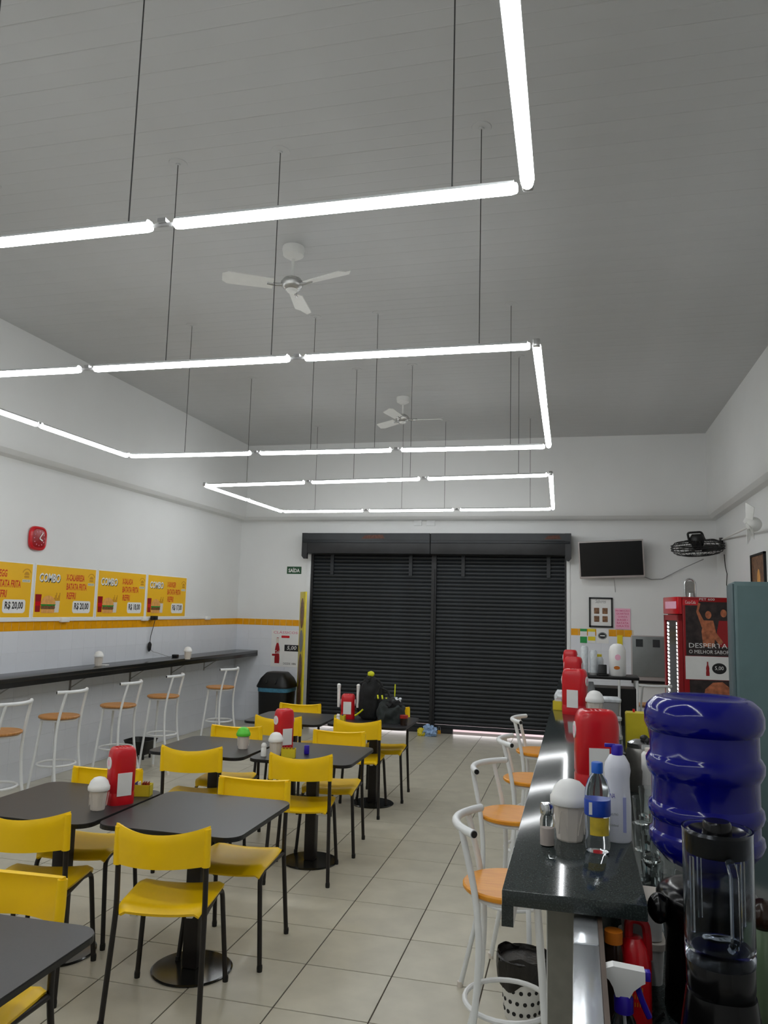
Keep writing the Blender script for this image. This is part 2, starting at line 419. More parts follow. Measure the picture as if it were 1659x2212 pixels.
wl = wall_mesh('wall_left', (XL, YN), (XL, YB), (1, 0))
wr = wall_mesh('wall_right', (XR, YN), (XR, YB), (-1, 0))
wn = wall_mesh('wall_near', (XL - .2, YN), (XR + .2, YN), (0, 1))
SX0, SX1, SZ = -3.92, -0.10, 2.6     # shutter opening
wb1 = wall_mesh('wall_back', (XL - .2, YB), (SX0, YB), (0, -1))
wb2 = wall_mesh('wall_back', (SX1, YB), (XR + .2, YB), (0, -1))
wb3 = wall_mesh('wall_back', (SX0, YB), (SX1, YB), (0, -1), z_from=SZ)
# wall tiles: white field and a yellow course
ST0, ST1 = 1.422, 1.515
WT = 0.2; ZR = [ST0 - .2 * k for k in range(8)]
wt_me = tile_mesh(WT - .0012, WT - .0012, 0.006, 0.0012, 'wtile', 'wall_tile')
wt_low = tile_mesh(WT - .0025, ZR[7] - .0015, 0.006, 0.0012, 'wtile', 'wall_tile_cut')
yt_me = tile_mesh(0.1 - .004, ST1 - ST0 - .003, 0.006, 0.0012, 'ytile', 'stripe_tile')
def tiled(wall, o, bas, length, start=0.0, stripes=True):
    """o: world origin of the run at floor level; bas: u along wall, v up, n into room"""
    g = MB().prism(rect(start, 0.002, length, ST0), 0.0, 0.0050, Matrix.Translation(o) @ bas).build('tile_bed', 'wtile', wall, smooth=False)
    MB().prism(rect(start, ST0, length, ST1), 0.0, 0.0045, Matrix.Translation(o) @ bas).build('tile_bed', 'grout', wall, smooth=False)
    n = 0; u = start
    Mx = Matrix.Translation(o) @ bas
    while u < length - 0.1:
        for r in range(7):
            t = link('wall_tile', wt_me, wall); t.matrix_local = Mx @ Matrix.Translation((u + WT / 2, ZR[r] - WT / 2, 0.0015))
        u += WT
    if stripes:
        u = start
        while u < length - 0.05:
            t = link('stripe_tile', yt_me, wall); t.matrix_local = Mx @ Matrix.Translation((u + .05, (ST0 + ST1) / 2, 0.0015)); u += 0.1
tiled(wl, (XL, 4.63, 0), B_LEFT, 6.4)
tiled(wb1, (XL, YB, 0), B_BACK, 1.1, 0.0)
tiled(wb2, (SX1 + .02, YB, 0), B_BACK, 0.82, 0.0)
# ceiling-high white jamb strips beside the shutter
struct(MB().span((SX0 - .01, YB - .03, 0), (SX0 + .045, YB + .1, SZ)).build('trim_1', 'whitemet', smooth=False))
struct(MB().span((SX1 - .035, YB - .012, 0), (SX1 + .01, YB + .1, SZ)).build('trim_2', 'whitemet', smooth=False))
struct(MB().span((XL - 6, YB + .26, -.14), (XR + 6, YB + 14, -.02)).build('pavement', 'pave', smooth=False))

# ------------------------------------------------------------------ roller shutter
sh = thing('roller_shutter', 'closed black corrugated roller shutter of two curtains in the back wall', 'shutter', (-2.0, YB + .04, 0))
slm = {}
def slat(w):
    mb = MB(); h = 0.056
    P = [(0, 0), (-.004, .004), (-.013, .016), (-.015, .028), (-.013, .040), (-.004, .052), (0, .056), (.006, .056), (.006, 0)]
    m = Matrix(((0, 0, 1, 0), (1, 0, 0, 0), (0, 1, 0, 0), (0, 0, 0, 1)))
    mb.prism(P, -w / 2, w / 2, m)
    me = mb.mesh('slat', True, 30); me.materials.append(K['shutter']); return me
SW = (SX1 - SX0 - .10) / 2 - .03
sm = slat(SW)
for sx in (-1, 1):
    cxs = sx * (SW / 2 + .035)
    bot = MB().box((cxs, 0, .085), (SW, .03, .055), bevel=.004).build('bottom_rail', 'shutter', sh)
    z = 0.115
    while z < 2.52:
        link('slat', sm, sh, (cxs, random.uniform(-.002, .002), z)); z += 0.0553
    # side guide
    MB().span((sx * (SW + .04) - .03, -.05, .0), (sx * (SW + .04) + .03, .03, 2.55)).build('guide_rail', 'shutter_box', sh, smooth=False)
mg = MB().span((-.035, -.055, 0), (.035, .03, 2.6)).span((-.012, -.075, 0), (.012, -.055, 2.3)).build('centre_post', 'shutter_box', sh, smooth=False)
MB().span((-.36, -.02, 0), (.30, .03, .06)).build('floor_stop', 'shutter_box', sh, smooth=False)
BW = (py_(1232, 1150, YB - .25).x - py_(655, 1150, YB - .25).x)
bx0 = py_(655, 1150, YB - .25).x + 2.0; bx1 = py_(1232, 1150, YB - .25).x + 2.0
for k, (a, b) in enumerate(((bx0, -.02), (-.015, bx1))):
    rb = MB().span((a, -.29, 2.50), (b, -.045, 2.80), bevel=.01).build('roller_box', 'shutter_box', sh)
    MB().span((a + .01, -.297, 2.70), (b - .01, -.29, 2.79)).build('top_plate', 'shutter', rb, smooth=False)
    MB().span((a + .005, -.30, 2.655), (b - .005, -.29, 2.69), bevel=.003).build('lip', 'shutter', rb)
    for px0 in ((a + .9, a + 1.25) if k == 0 else (b - .35, b - .12),):
        MB().prism([(px0[0], 2.715), (px0[1], 2.72), (px0[1] - .03, 2.775), (px0[0] + .05, 2.765)], 0, .003, Matrix(((1, 0, 0, 0), (0, 0, -1, -.297), (0, 1, 0, 0), (0, 0, 0, 1)))).build('worn_patch', 'rust', rb, smooth=False)
for (a, b) in ((bx0 - .012, bx0 + .07), (bx1 - .07, bx1 + .012)):
    MB().prism([(a, 2.80), (a, 2.46), (a + .03, 2.42), (b, 2.42) if a < 0 else (b - .03, 2.42), (b, 2.46), (b, 2.80)], 0, .05,
               Matrix(((1, 0, 0, 0), (0, 0, 1, -.294), (0, 1, 0, 0), (0, 0, 0, 1)))).build('end_bracket', 'shutter_box', sh, smooth=False)
for xx in (.42, 1.62, -1.55, -.35):
    MB().span((xx - .025, -.04, 2.2), (xx + .025, -.015, 2.5)).build('spring_bracket', 'shutter', sh, smooth=False)

# ------------------------------------------------------------------ hanging light frames
def light_frame(corners, label, wires):
    c = [Vector((x, y, LED)) for x, y in corners]     # near right, far right, far left, near left
    org = sum(c, Vector()) / 4
    t = thing('light_frame', label, 'light', org, 0, 'hanging tube light frames')
    def run(a, b, n, ends):
        d = (b - a).normalized(); L = (b - a).length; gap = .085 if n == 3 else .03; e = ends
        l = (L - 2 * e - gap * (n - 1)) / n
        for k in range(n):
            p = a + d * (e + k * (l + gap)) - org; q = p + d * l
            r = 0.0195
            tb = MB(); tb.tube([p, p + d * .004, p + d * .02, q - d * .02, q - d * .004, q], [r * .55, r * .85, r, r, r * .85, r * .55], 12)
            tu = tb.build('light_tube', 'tube', t)
            sd = d.cross(Vector((0, 0, 1)))
            bk = MB(); P = []
            for j in range(9):
                aa = PI * (.07 + .86 * j / 8); P.append((math.cos(aa) * (r + .0025), math.sin(aa) * (r + .0025) + .002))
            for j in range(9):
                aa = PI * (.93 - .86 * j / 8); P.append((math.cos(aa) * (r + .0008), math.sin(aa) * (r + .0008) + .002))
            m = Matrix.Identity(4)
            for i3 in range(3): m[i3][0] = sd[i3]; m[i3][1] = (0, 0, 1)[i3]; m[i3][2] = d[i3]; m[i3][3] = p[i3]
            bk.prism(P, .012, l - .012, m); bk.build('back_shell', 'tubeback', tu)
            if k < n - 1:
                MB().tube([q - d * .002, q + d * (gap + .002)], .007, 6).box(q + d * gap / 2 + Vector((0, 0, .012)), (.03, .03, .014)).build('joiner', 'cable_w', t)
    run(c[1], c[2], 3, .03); run(c[0], c[3], 3, .03)
    run(c[0], c[1], 2, .01); run(c[3], c[2], 2, .01)
    for p in c:
        MB().box(p - org + Vector((0, 0, .012)), (.034, .034, .04), bevel=.006).build('corner_joiner', 'fanmet', t)
    for (wx, wy) in wires:
        p = Vector((wx, wy, LED)) - org
        wi = MB().tube([p + Vector((0, 0, .012)), p + Vector((0, 0, ZC - LED - .01))], .0026, 6).build('suspension_wire', 'wire', t)
        MB().lathe([(0, -.012), (.012, -.012), (.014, -.006), (.05, -.003), (.052, .0), (0, 0)], 16, p + Vector((0, 0, ZC - LED))).build('ceiling_rose', 'ceil', wi)
    return t
def lerp(a, b, x): t = (x - a[0]) / (b[0] - a[0]); return a[1] + (b[1] - a[1]) * t
cA = ((-.115, -.2), (-.138, 2.235), (-3.83, 2.235), (-3.80, -.2))
cB = ((-.183, 3.67), (-.205, 6.01), (-3.85, 5.97), (-3.86, 3.63))
cC = ((-.23, 7.28), (-.28, 9.72), (-3.91, 9.83), (-3.93, 7.60))
def wr_(c, near, far):
    return [(x, lerp(c[0], c[3], x)) for x in near] + [(x, lerp(c[1], c[2], x)) for x in far]
light_frame(cA, 'rectangular hanging frame of white tube lights, farthest from the shutter', wr_(cA, (-.45, -1.55, -2.15, -3.35), (-.37, -1.5, -2.12, -3.35)))
light_frame(cB, 'rectangular hanging frame of white tube lights, the middle one of three', wr_(cB, (-.46, -1.55, -2.16, -3.38), (-.5, -1.6, -2.15, -3.3)))
light_frame(cC, 'rectangular hanging frame of white tube lights, closest to the shutter', wr_(cC, (-.53, -1.6, -2.2, -3.42), (-.56, -1.65, -2.22, -3.43)))

# ------------------------------------------------------------------ ceiling fans
def ceiling_fan(x, y, zh, angs, label):
    t = thing('ceiling_fan', label, 'fan', (x, y, zh), 0, 'white ceiling fans')
    h = ZC - zh
    MB().lathe([(0, h), (.075, h), (.078, h - .02), (.07, h - .06), (.03, h - .085), (0, h - .085)], 24).build('canopy', 'fan', t)
    MB().cyl((0, 0, .03), (0, 0, h - .08), .011, seg=12).build('rod', 'fan', t)
    MB().lathe([(0, -.035), (.045, -.035), (.06, -.025), (.075, -.01), (.078, .015), (.06, .04), (.03, .055), (0, .055)], 28).build('motor_hub', 'fanmet', t)
    MB().lathe([(0, -.055), (.03, -.052), (.042, -.035), (0, -.035)], 20).build('hub_cap', 'fan', t)
    for a in angs:
        d = Vector((math.cos(a), math.sin(a), 0)); s_ = Vector((-d.y, d.x, 0))
        br = MB().tube([d * .06 + Vector((0, 0, -.005)), d * .11 + Vector((0, 0, -.012)), d * .17 + Vector((0, 0, -.008))], .012, 8).build('blade_bracket', 'fanmet', t)
        n = 10
        def f(u, v, d=d, s_=s_):
            L = .13 + .34 * u; hw = (.048 + .016 * u) * (1.0 if u < .85 else math.sqrt(max(0.05, 1 - ((u - .85) / .15) ** 2 * .85)))
            return d * L + s_ * ((v - .5) * 2 * hw) + Vector((0, 0, -.008 + (v - .5) * .03))
        MB().shell(f, n, 4, .006).build('blade', 'fan', t)
def fang(hub, tips, z):
    return [math.atan2(*(lambda q: (q.y - hub.y, q.x - hub.x))(pz(px, py, z))) for px, py in tips]
f1 = Vector((-1.88, 4.74, 3.90)); f2 = Vector((-1.955, 8.56, 3.91))
ceiling_fan(*f1, fang(f1, [(490, 596), (755, 583), (655, 668)], 3.9), 'white three-blade ceiling fan between the two larger tube light frames')
ceiling_fan(*f2, fang(f2, [(955, 906), (835, 885), (820, 922)], 3.9), 'white three-blade ceiling fan above the tube light frame closest to the shutter')

# ------------------------------------------------------------------ dining chairs and tables
def make_chair():
    t = thing('dining_chair', 'x', 'chair')
    # seat: dished plastic pan
    def seat(u, v):
        x = (u - .5) * 2; yv = (v - .5) * 2
        wv = .185 + .012 * v
        e = 1 - .10 * (abs(yv) ** 6)
        X = x * wv * e; Y = -.19 + .375 * v + (0.0 if v > .5 else 0)
        z = .447 + .010 * x * x - .012 * (1 - yv * yv) * (1 - x * x)
        if v > .85: z -= .035 * ((v - .85) / .15) ** 2
        if v < .14: z -= .022 * ((.14 - v) / .14) ** 2
        z -= .014 * max(0, (abs(x) - .85) / .15) ** 2
        return (X, Y, z)
    MB().shell(seat, 16, 16, .014).build('seat', 'yellow', t)
    def back(u, v):
        x = (u - .5) * 2
        hh = .134
        z = .632 + hh * v + .026 * x * x * v
        y = -.262 + .072 * x * x - .014 * v + (.010 * (v - .85) / .15 if v > .85 else 0)
        return (x * .197, y, z)
    b = MB(); b.shell(back, 18, 8, .014)
    bk = b.build('backrest', 'yellow', t)
    for s in (-1, 1):
        MB().tube([(s * .187, -.195, .628), (s * .187, -.20, .70), (s * .187, -.203, .782)], [.0185, .0185, .017], 10).build('post_sleeve', 'yellow', bk)
        lg = MB().tube(bend([(s * .200, -.235, .012), (s * .187, -.175, .44), (s * .187, -.198, .76)], .07), .0115, 10).build('leg', 'blackmet', t)
        MB().lathe([(0, 0), (.013, 0), (.014, .018), (.0125, .03), (0, .03)], 12, (s * .2005, -.237, 0)).build('foot_cap', 'black', lg)
        lf = MB().tube(bend([(s * .184, -.17, .424), (s * .172, .10, .424), (s * .178, .175, .41), (s * .205, .205, .012)], .07), .0115, 10).build('leg', 'blackmet', t)
        MB().lathe([(0, 0), (.013, 0), (.014, .018), (.0125, .03), (0, .03)], 12, (s * .2055, .206, 0)).build('foot_cap', 'black', lf)
        MB().box((s * .12, -.14, .419), (.03, .05, .022), bevel=.005).build('seat_clip', 'white', t)
    for yy in (-.15, .10):
        MB().tube([(-.186 + (yy + .17) * .04, yy, .424), (.186 - (yy + .17) * .04, yy, .424)], .010, 8).build('crossbar', 'blackmet', t)
    return t
def make_table():
    t = thing('cafe_table', 'x', 'table')
    top = MB().prism(rrect(0, 0, .70, .70, .075, 7), .698, .716).build('tabletop', 'tabletop', t, smooth=False)
    MB().prism(rrect(0, 0, .703, .703, .076, 7), .6955, .712).build('edge_band', 'black', top, smooth=False)
    MB().box((0, 0, .35), (.075, .075, .67), bevel=.008).build('pedestal', 'blackmet', t)
    MB().box((0, 0, .689), (.42, .06, .013)).box((0, 0, .689), (.06, .42, .013)).build('top_bracket', 'blackmet', t, smooth=False)
    MB().lathe([(0, 0), (.188, 0), (.19, .006), (.183, .010), (.06, .014), (0, .014)], 48).build('base_disc', 'disc', t, ang=20)
    return t
TB = [  # x, y, label
    (-1.77, 1.90, 'bare square dark table in the row farthest from the shutter'),
    (-1.78, 3.58, 'bare square dark table beside the table with a white pot, red dispenser and yellow box'),
    (-1.77, 5.24, 'square dark table with a white domed pot, small shaker, red dispenser and yellow box'),
    (-1.77, 6.90, 'square dark table heaped with black bags beside the red dispenser with white tubes'),
    (-2.50, 3.55, 'square dark table with a large white domed pot, red dispenser and yellow box, no shaker'),
    (-2.50, 5.22, 'square dark table holding only a green-lidded pot'),
    (-2.50, 6.78, 'bare square dark table beside the table heaped with black bags'),
]
TN = ['bare table farthest from the shutter', 'bare table beside the big pot', 'table with pot and small shaker',
      'table heaped with black bags', 'table with big pot, no shaker', 'table with the green-lidded pot', 'bare table beside the black bags']
tp = make_table(); used = []
for k, (x, y, lb) in enumerate(TB):
    place(tp, used, (x, y, 0), random.uniform(-.02, .02), lb, 'dark square cafe tables')
CH = [ # x, y, rot deg, table
    (-1.87, 2.20, 183, 0), (-1.735, 3.27, 12, 1), (-1.685, 3.84, 184, 1), (-1.745, 4.995, 11, 2), (-1.735, 5.58, 186, 2),
    (-1.815, 6.62, 6, 3), (-1.74, 7.18, 184, 3), (-2.42, 3.27, 14, 4), (-2.535, 3.80, 190, 4), (-2.505, 4.975, 13, 5),
    (-2.53, 5.50, 189, 5), (-2.50, 6.54, 8, 6), (-2.56, 7.02, 190, 6)]
cp = make_chair(); used = []
for (x, y, r, k) in CH:
    side = 'facing the shutter' if r < 90 else 'facing away from the shutter'
    place(cp, used, (x, y, 0), math.radians(r), 'yellow chair %s at the %s' % (side, TN[k]), 'yellow dining chairs')

# ------------------------------------------------------------------ bar stools
def make_stool(w, label):
    """faces +X"""
    t = thing('bar_stool', label, 'stool')
    MB().lathe([(0, .742), (.158, .742), (.163, .748), (.163, .757), (.158, .762), (0, .762)], 40).build('seat', w, t)
    ring = [(.135 * math.cos(2 * PI * k / 24), .135 * math.sin(2 * PI * k / 24), .730) for k in range(24)]
    MB().tube(ring, .0095, 8, True).build('seat_ring', 'whitemet', t)
    for s in (-1, 1):
        rl = MB().tube(bend([(-.185, s * .178, .008), (-.105, s * .150, .36), (-.092, s * .140, .60), (-.108, s * .136, .76), (-.158, s * .128, .962)], .12, 6), .0115, 10).build('leg', 'whitemet', t)
        MB().lathe([(0, 0), (.014, 0), (.014, .025), (0, .025)], 10, (-.186, s * .1785, 0)).build('foot_cap', 'ivory', rl)
        fl_ = MB().tube([(.150, s * .165, .008), (.098, s * .088, .730)], .0115, 10).build('leg', 'whitemet', t)
        MB().lathe([(0, 0), (.014, 0), (.014, .025), (0, .025)], 10, (.1505, s * .1655, 0)).build('foot_cap', 'ivory', fl_)
    rr = .150
    MB().tube([(-.002 + rr * math.cos(2 * PI * k / 28), rr * 1.02 * math.sin(2 * PI * k / 28), .37) for k in range(28)], .009, 8, True).build('foot_ring', 'whitemet', t)
    bar = [(-.112 - .078 * (1 - (q / 10 - 1) ** 2), (q / 10 - 1) * .185, .968) for q in range(21)]
    br = MB().tube(bar, .0145, 12).build('back_bar', 'whitemet', t)
    for e in (0, -1):
        p = Vector(bar[e]); dd = (p - Vector(bar[1 if e == 0 else -2])).normalized()
        MB().cyl(p - dd * .001, p + dd * .004, .0115, seg=12).build('end_plug', 'black', br)
    return t
sr = make_stool('wood_r', 'x'); used = []
for k, (x, y, r, nm) in enumerate(((-.240, 2.92, 3, 'farthest from the shutter'), (-.300, 3.90, -17, 'second farthest from the shutter'), (-.262, 4.74, 4, 'second closest to the shutter'), (-.258, 5.68, -2, 'closest to the shutter'))):
    place(sr, used, (x, y, 0), math.radians(r), 'white tube stool with orange wood seat at the granite counter, ' + nm, 'counter stools')
sl = make_stool('wood_l', 'x'); used = []
for k, (x, y, r, nm) in enumerate(((-4.10, 4.95, 178, 'fifth from the shutter wall'), (-4.22, 5.80, 177, 'fourth from the shutter wall'), (-4.19, 6.62, 183, 'third from the shutter wall'), (-4.20, 7.46, 184, 'second from the shutter wall'), (-4.08, 8.55, 172, 'closest to the shutter wall'))):
    place(sl, used, (x, y, 0), math.radians(r), 'white tube stool with brown wood seat at the wall bar, ' + nm, 'wall bar stools')
o = copy_tree(sl); o.location = (.78, 9.05, 0); o.rotation_euler = (0, 0, math.radians(100)); o['label'] = 'white tube stool with brown wood seat beside the red drinks fridge'; o['group'] = 'stool by the fridge'

# ------------------------------------------------------------------ wall bar on the left
wbt = thing('wall_bar', 'long black granite shelf bar along the left wall on brackets', 'bar counter', (XL, 8.0, 0))
MB().span((.004, -3.8, 1.005), (.365, 3.025, 1.045), bevel=.004).build('granite_slab', 'granite_w', wbt)
MB().span((.345, -3.8, .965), (.365, 3.025, 1.005)).build('apron', 'granite_w', wbt, smooth=False)
for yy in (-2.05, -.95, .15, 1.1, 2.0):
    MB().span((.006, yy - .015, .80), (.012, yy + .015, 1.004)).span((.006, yy - .015, .992), (.30, yy + .015, 1.004)).tube([(.01, yy, .83), (.27, yy, .995)], .006, 6).build('bracket', 'steel', wbt, smooth=False)

# trunking, sockets and cable on the left wall
tr = thing('cable_trunking', 'thin white cable trunking running under the yellow posters', 'trunking', (XL, 7.0, 1.522))
MB().span((.0, -2.4, -.012), (.02, 3.0, .014), bevel=.003).build('channel', 'white', tr)
for yy, mname in ((6.86 - 7, 'white'), (8.36 - 7, 'white'), (10.0 - 7, 'white')):
    MB().box((.022, yy, 0), (.044, .12, .045), bevel=.005).build('socket_box', mname, tr)
ch = thing('phone_charger', 'black charger plugged into the trunking with a dangling cable', 'charger', (XL + .012, 8.52, 1.535))
MB().box((.045, 0, -.002), (.05, .10, .05), bevel=.006).build('plug_adapter', 'black', ch)
MB().tube([(.05, .02, -.02), (.03, .015, -.12), (.02, -.01, -.22), (.02, -.02, -.30)], .004, 6).build('cable', 'black', ch)
MB().blob((.025, -.03, -.345), (.022, .025, .06), 3, .2).build('cable_coil', 'black', ch)
MB().tube([(.02, -.02, -.37), (.03, .05, -.41), (.04, .15, -.43), (.06, .26, -.46), (.10, .34, -.485)], .003, 6).build('lead', 'cable_w', ch)
MB().box((.14, .40, -.473), (.07, .06, .034), bevel=.006).build('charger_block', 'black', ch)

# clock
c0 = px_(57, 1135, XL); c1 = px_(98, 1190, XL)
ck = thing('wall_clock', 'red rounded plastic wall clock above the yellow posters', 'clock', (XL, (c0.y + c1.y) / 2, (c0.z + c1.z) / 2), basis=B_LEFT)
def sq(a, n=3.2): return (math.copysign(abs(math.cos(a)) ** (2 / n), math.cos(a)), math.copysign(abs(math.sin(a)) ** (2 / n), math.sin(a)))
MB().lathe([(.0, 0), (.125, 0), (.142, .012), (.138, .03), (.118, .04), (.11, .032), (0, .032)], 40, shape=lambda a: (sq(a)[0] * .86, sq(a)[1] * .82)).build('case', 'red', ck)
MB().lathe([(0, .033), (.108, .033), (.1, .036), (0, .038)], 40, shape=lambda a: (sq(a)[0] * .86, sq(a)[1] * .82)).build('dial', 'darkred', ck)
for a in range(12):
    aa = a * PI / 6; flat('hour_mark', rrect(.08 * math.cos(aa) * .9, .08 * math.sin(aa) * .85, .010, .010, .003, 2), .0385, .001, 'pink', ck)
for a, l, wd in ((.9, .075, .009), (-.45, .05, .012)):
    MB().box((math.cos(a) * l / 2, math.sin(a) * l / 2, .041), (l, wd, .002), Matrix.Rotation(a, 3, 'Z')).build('hand', 'white', ck, smooth=False)

# ------------------------------------------------------------------ combo posters
def burger(t, x, v=-.125):
    flat('cup_print', [(x - .185, -.20), (x - .115, -.20), (x - .105, -.03), (x - .195, -.03)], .0062, .001, 'darkred', t)
    flat('cup_print', rect(x - .188, -.14, x - .112, -.10), .0074, .0004, 'red', t)
    flat('fries_print', [(x + .085, -.205), (x + .165, -.205), (x + .175, -.09), (x + .075, -.09)], .0062, .001, 'ivory', t)
    for k in range(6):
        a = x + .078 + .016 * k; h = .03 + .025 * ((k * 7) % 3)
        flat('fries_print', [(a, -.09), (a + .011, -.09), (a + .016, -.09 + h), (a + .003, -.09 + h)], .0062, .0012, 'pgold', t)
    flat('bun_print', ell(x, v, .108, .085, 20, 0, PI), .0066, .0014, 'pbun', t)
    flat('filling_print', [(x - .112, v), (x + .112, v), (x + .10, v - .018), (x + .06, v - .01), (x + .02, v - .02), (x - .03, v - .01), (x - .07, v - .02), (x - .105, v - .012)], .0066, .0018, 'agreen', t)
    flat('patty_print', rrect(x, v - .03, .21, .036, .014, 3), .0066, .0016, 'ppatty', t)
    flat('bun_print', rrect(x, v - .065, .20, .04, .018, 4), .0066, .0014, 'pbun', t)
def combo(yl, lines, price, label):
    t = thing('menu_poster', label, 'poster', (XL, yl + .5, 1.80), basis=B_LEFT, group='yellow combo posters')
    W, H = .95, .50
    flat('board', rect(-W / 2 - .012, -H / 2 - .012, W / 2 + .012, H / 2 + .012), .001, .004, 'white', t)
    flat('sheet', rect(-W / 2, -H / 2, W / 2, H / 2), .005, .001, 'pyellow', t)
    text('COMBO', -W / 2 + .055, .085, .315, .085, .0066, 'pblack', t, shear=.12, bold=.028)
    text('COMBO', -W / 2 + .048, .092, .315, .085, .0072, 'white', t, shear=.12, bold=.028)
    wd = (.30 * len(lines[0]) / 11.0, .335, .15)
    for k, s in enumerate(lines):
        text(s, -.02 + .012 * k, .115 - .092 * k, max(.16, wd[k]) if k == 0 else wd[k], .068, .0068, 'pred', t, shear=.1, bold=.028)
    burger(t, -W / 2 + .205)
    P = rrect(.26, -.145, .30, .125, .03, 5); P = [(x, y - .012 * math.sin((x - .11) / .3 * PI)) for x, y in P]
    flat('price_plate', P, .0062, .001, 'white', t)
    text(price, .14, -.185, .24, .08, .0075, 'pblack', t, bold=.03)
    # small shop emblem: burger with an arc over it and a strip below
    flat('emblem', ell(.40, .145, .033, .03, 18, 0, PI), .0064, .001, 'pgold', t)
    flat('emblem', rrect(.40, .128, .064, .02, .006, 2), .0064, .0012, 'pgold', t)
    flat('emblem', ell(.40, .150, .062, .055, 14, .3, PI - .3) + list(reversed(ell(.40, .150, .054, .047, 14, .3, PI - .3))), .0064, .001, 'pgold', t)
    flat('emblem_strip', rrect(.40, .09, .11, .026, .004, 2), .0064, .001, 'ivory', t)
    text('BURGUER', .355, .083, .09, .014, .0076, 'agreen', t)
combo(5.378, ('X-EGG', 'BATATA FRITA', 'REFRI'), 'R$ 20,00', 'yellow combo poster priced 20,00, the first one of the row away from the shutter')
combo(6.384, ('X-CALABRESA', 'BATATA FRITA', 'REFRI'), 'R$ 20,00', 'yellow combo poster reading X-CALABRESA, priced R$ 20,00')
combo(7.388, ('X-SALADA', 'BATATA FRITA', 'REFRI'), 'R$ 18,00', 'yellow combo poster reading X-SALADA, priced R$ 18,00')
combo(8.394, ('X-BURGER', 'BATATA FRITA', 'REFRI'), 'R$ 17,00', 'yellow combo poster reading X-BURGER, priced R$ 17,00')

# ------------------------------------------------------------------ things on the back wall, left of the shutter
t = thing('exit_sign', 'small dark green SAÍDA exit sign beside the shutter', 'sign', (-4.145, YB, 2.257), basis=B_BACK)
flat('plate', rect(-.115, -.055, .115, .055), .001, .004, 'sgreen', t); text('SAÍDA', -.09, -.032, .18, .07, .0058, 'white', t, bold=.02)
p0 = py_(588, 1360, YB); p1 = py_(645, 1442, YB)
t = thing('drink_poster', 'white poster with a cola bottle and black price tag above the bin', 'poster', ((p0.x + p1.x) / 2, YB - .008, (p0.z + p1.z) / 2), basis=B_BACK)
W, H = p1.x - p0.x, p0.z - p1.z
flat('sheet', rect(-W / 2, -H / 2, W / 2, H / 2), .001, .001, 'paper', t)
text('CLÁSSICOS', -W / 2 + .03, H / 2 - .055, W * .86, .045, .0025, 'pinkink', t)
flat('print', rrect(-.0, H / 2 - .10, .13, .035, .01, 3), .0022, .0006, 'red', t)
def bottle_print(t, x, y, h, m='darkred'):
    P = [(.16, 0), (.17, .2), (.14, .38), (.16, .52), (.13, .64), (.065, .78), (.06, .97), (.07, 1)]
    poly = [(x + a * h * .62, y + b * h) for a, b in P] + [(x - a * h * .62, y + b * h) for a, b in reversed(P)]
    flat('bottle_print', poly, .0024, .0008, m, t)
    flat('bottle_print', rect(x - .1 * h * .62, y + h * .79, x + .06 * h * .62, y + h * .98), .0034, .0004, 'ivory', t)
bottle_print(t, -W / 2 + .10, -H / 2 + .05, .38)
text('Cola', -W / 2 + .055, -H / 2 + .19, .09, .05, .0045, 'paper', t, shear=.3)
flat('price_plate', rect(-.01, -.04, W / 2, .055), .0024, .0008, 'pblack', t); text('5,00', .03, -.025, .15, .065, .0036, 'paper', t, bold=.01, shear=.15)
flat('ribbon', rrect(-.175, -.10, .06, .03, .01, 2), .0024, .0005, 'darkred', t)
text('DESDE 1886', -.02, -H / 2 + .035, .2, .03, .0028, 'pblack', t)

t = thing('sign_board', 'tall narrow yellow menu board leaning upright beside the shutter', 'board', (-3.868, 10.72, 0.0), rz=math.radians(-58))
MB().span((-.18, -.012, .12), (.18, .012, 1.93), bevel=.003).build('panel', 'ylabel', t)
for k, (z, hh) in enumerate(((1.62, .22), (1.22, .16), (.82, .22), (.46, .2))):
    MB().prism(ell(0, 0, .12, hh), 0, .002, Matrix.Translation((0, -.012, z)) @ Matrix.Rotation(PI / 2, 4, 'X')).build('food_print', 'photo2' if k != 1 else 'metbox', t, smooth=False)
for s in (-.14, .14): MB().span((s - .02, -.03, 0), (s + .02, .03, .125)).build('foot', 'blackmet', t, smooth=False)

# rubbish bin with swing lid
bx = py_(603, 1500, 10.72).x - .035
t = thing('trash_bin', 'black rubbish bin with sloped lid and blue liner edge in the corner', 'bin', (bx, 10.72, 0))
def sqr(a): return sq(a, 5)
MB().lathe([(0, 0), (.20, 0), (.21, .02), (.23, .52), (0, .52)], 32, shape=sqr).build('body', 'black', t)
MB().lathe([(.232, .495), (.238, .505), (.238, .555), (.23, .56), (0, .56)], 32, shape=sqr).build('liner', 'binblue', t)
MB().lathe([(0, .555), (.252, .555), (.256, .575), (.21, .68), (.145, .755), (.13, .765), (0, .765)], 32, shape=sqr).build('lid', 'black', t)
for s in (-.07, .07): MB().box((s, -.21, .675), (.02, .012, .15), Matrix.Rotation(-.75, 3, 'X')).build('lid_rib', 'black', t)

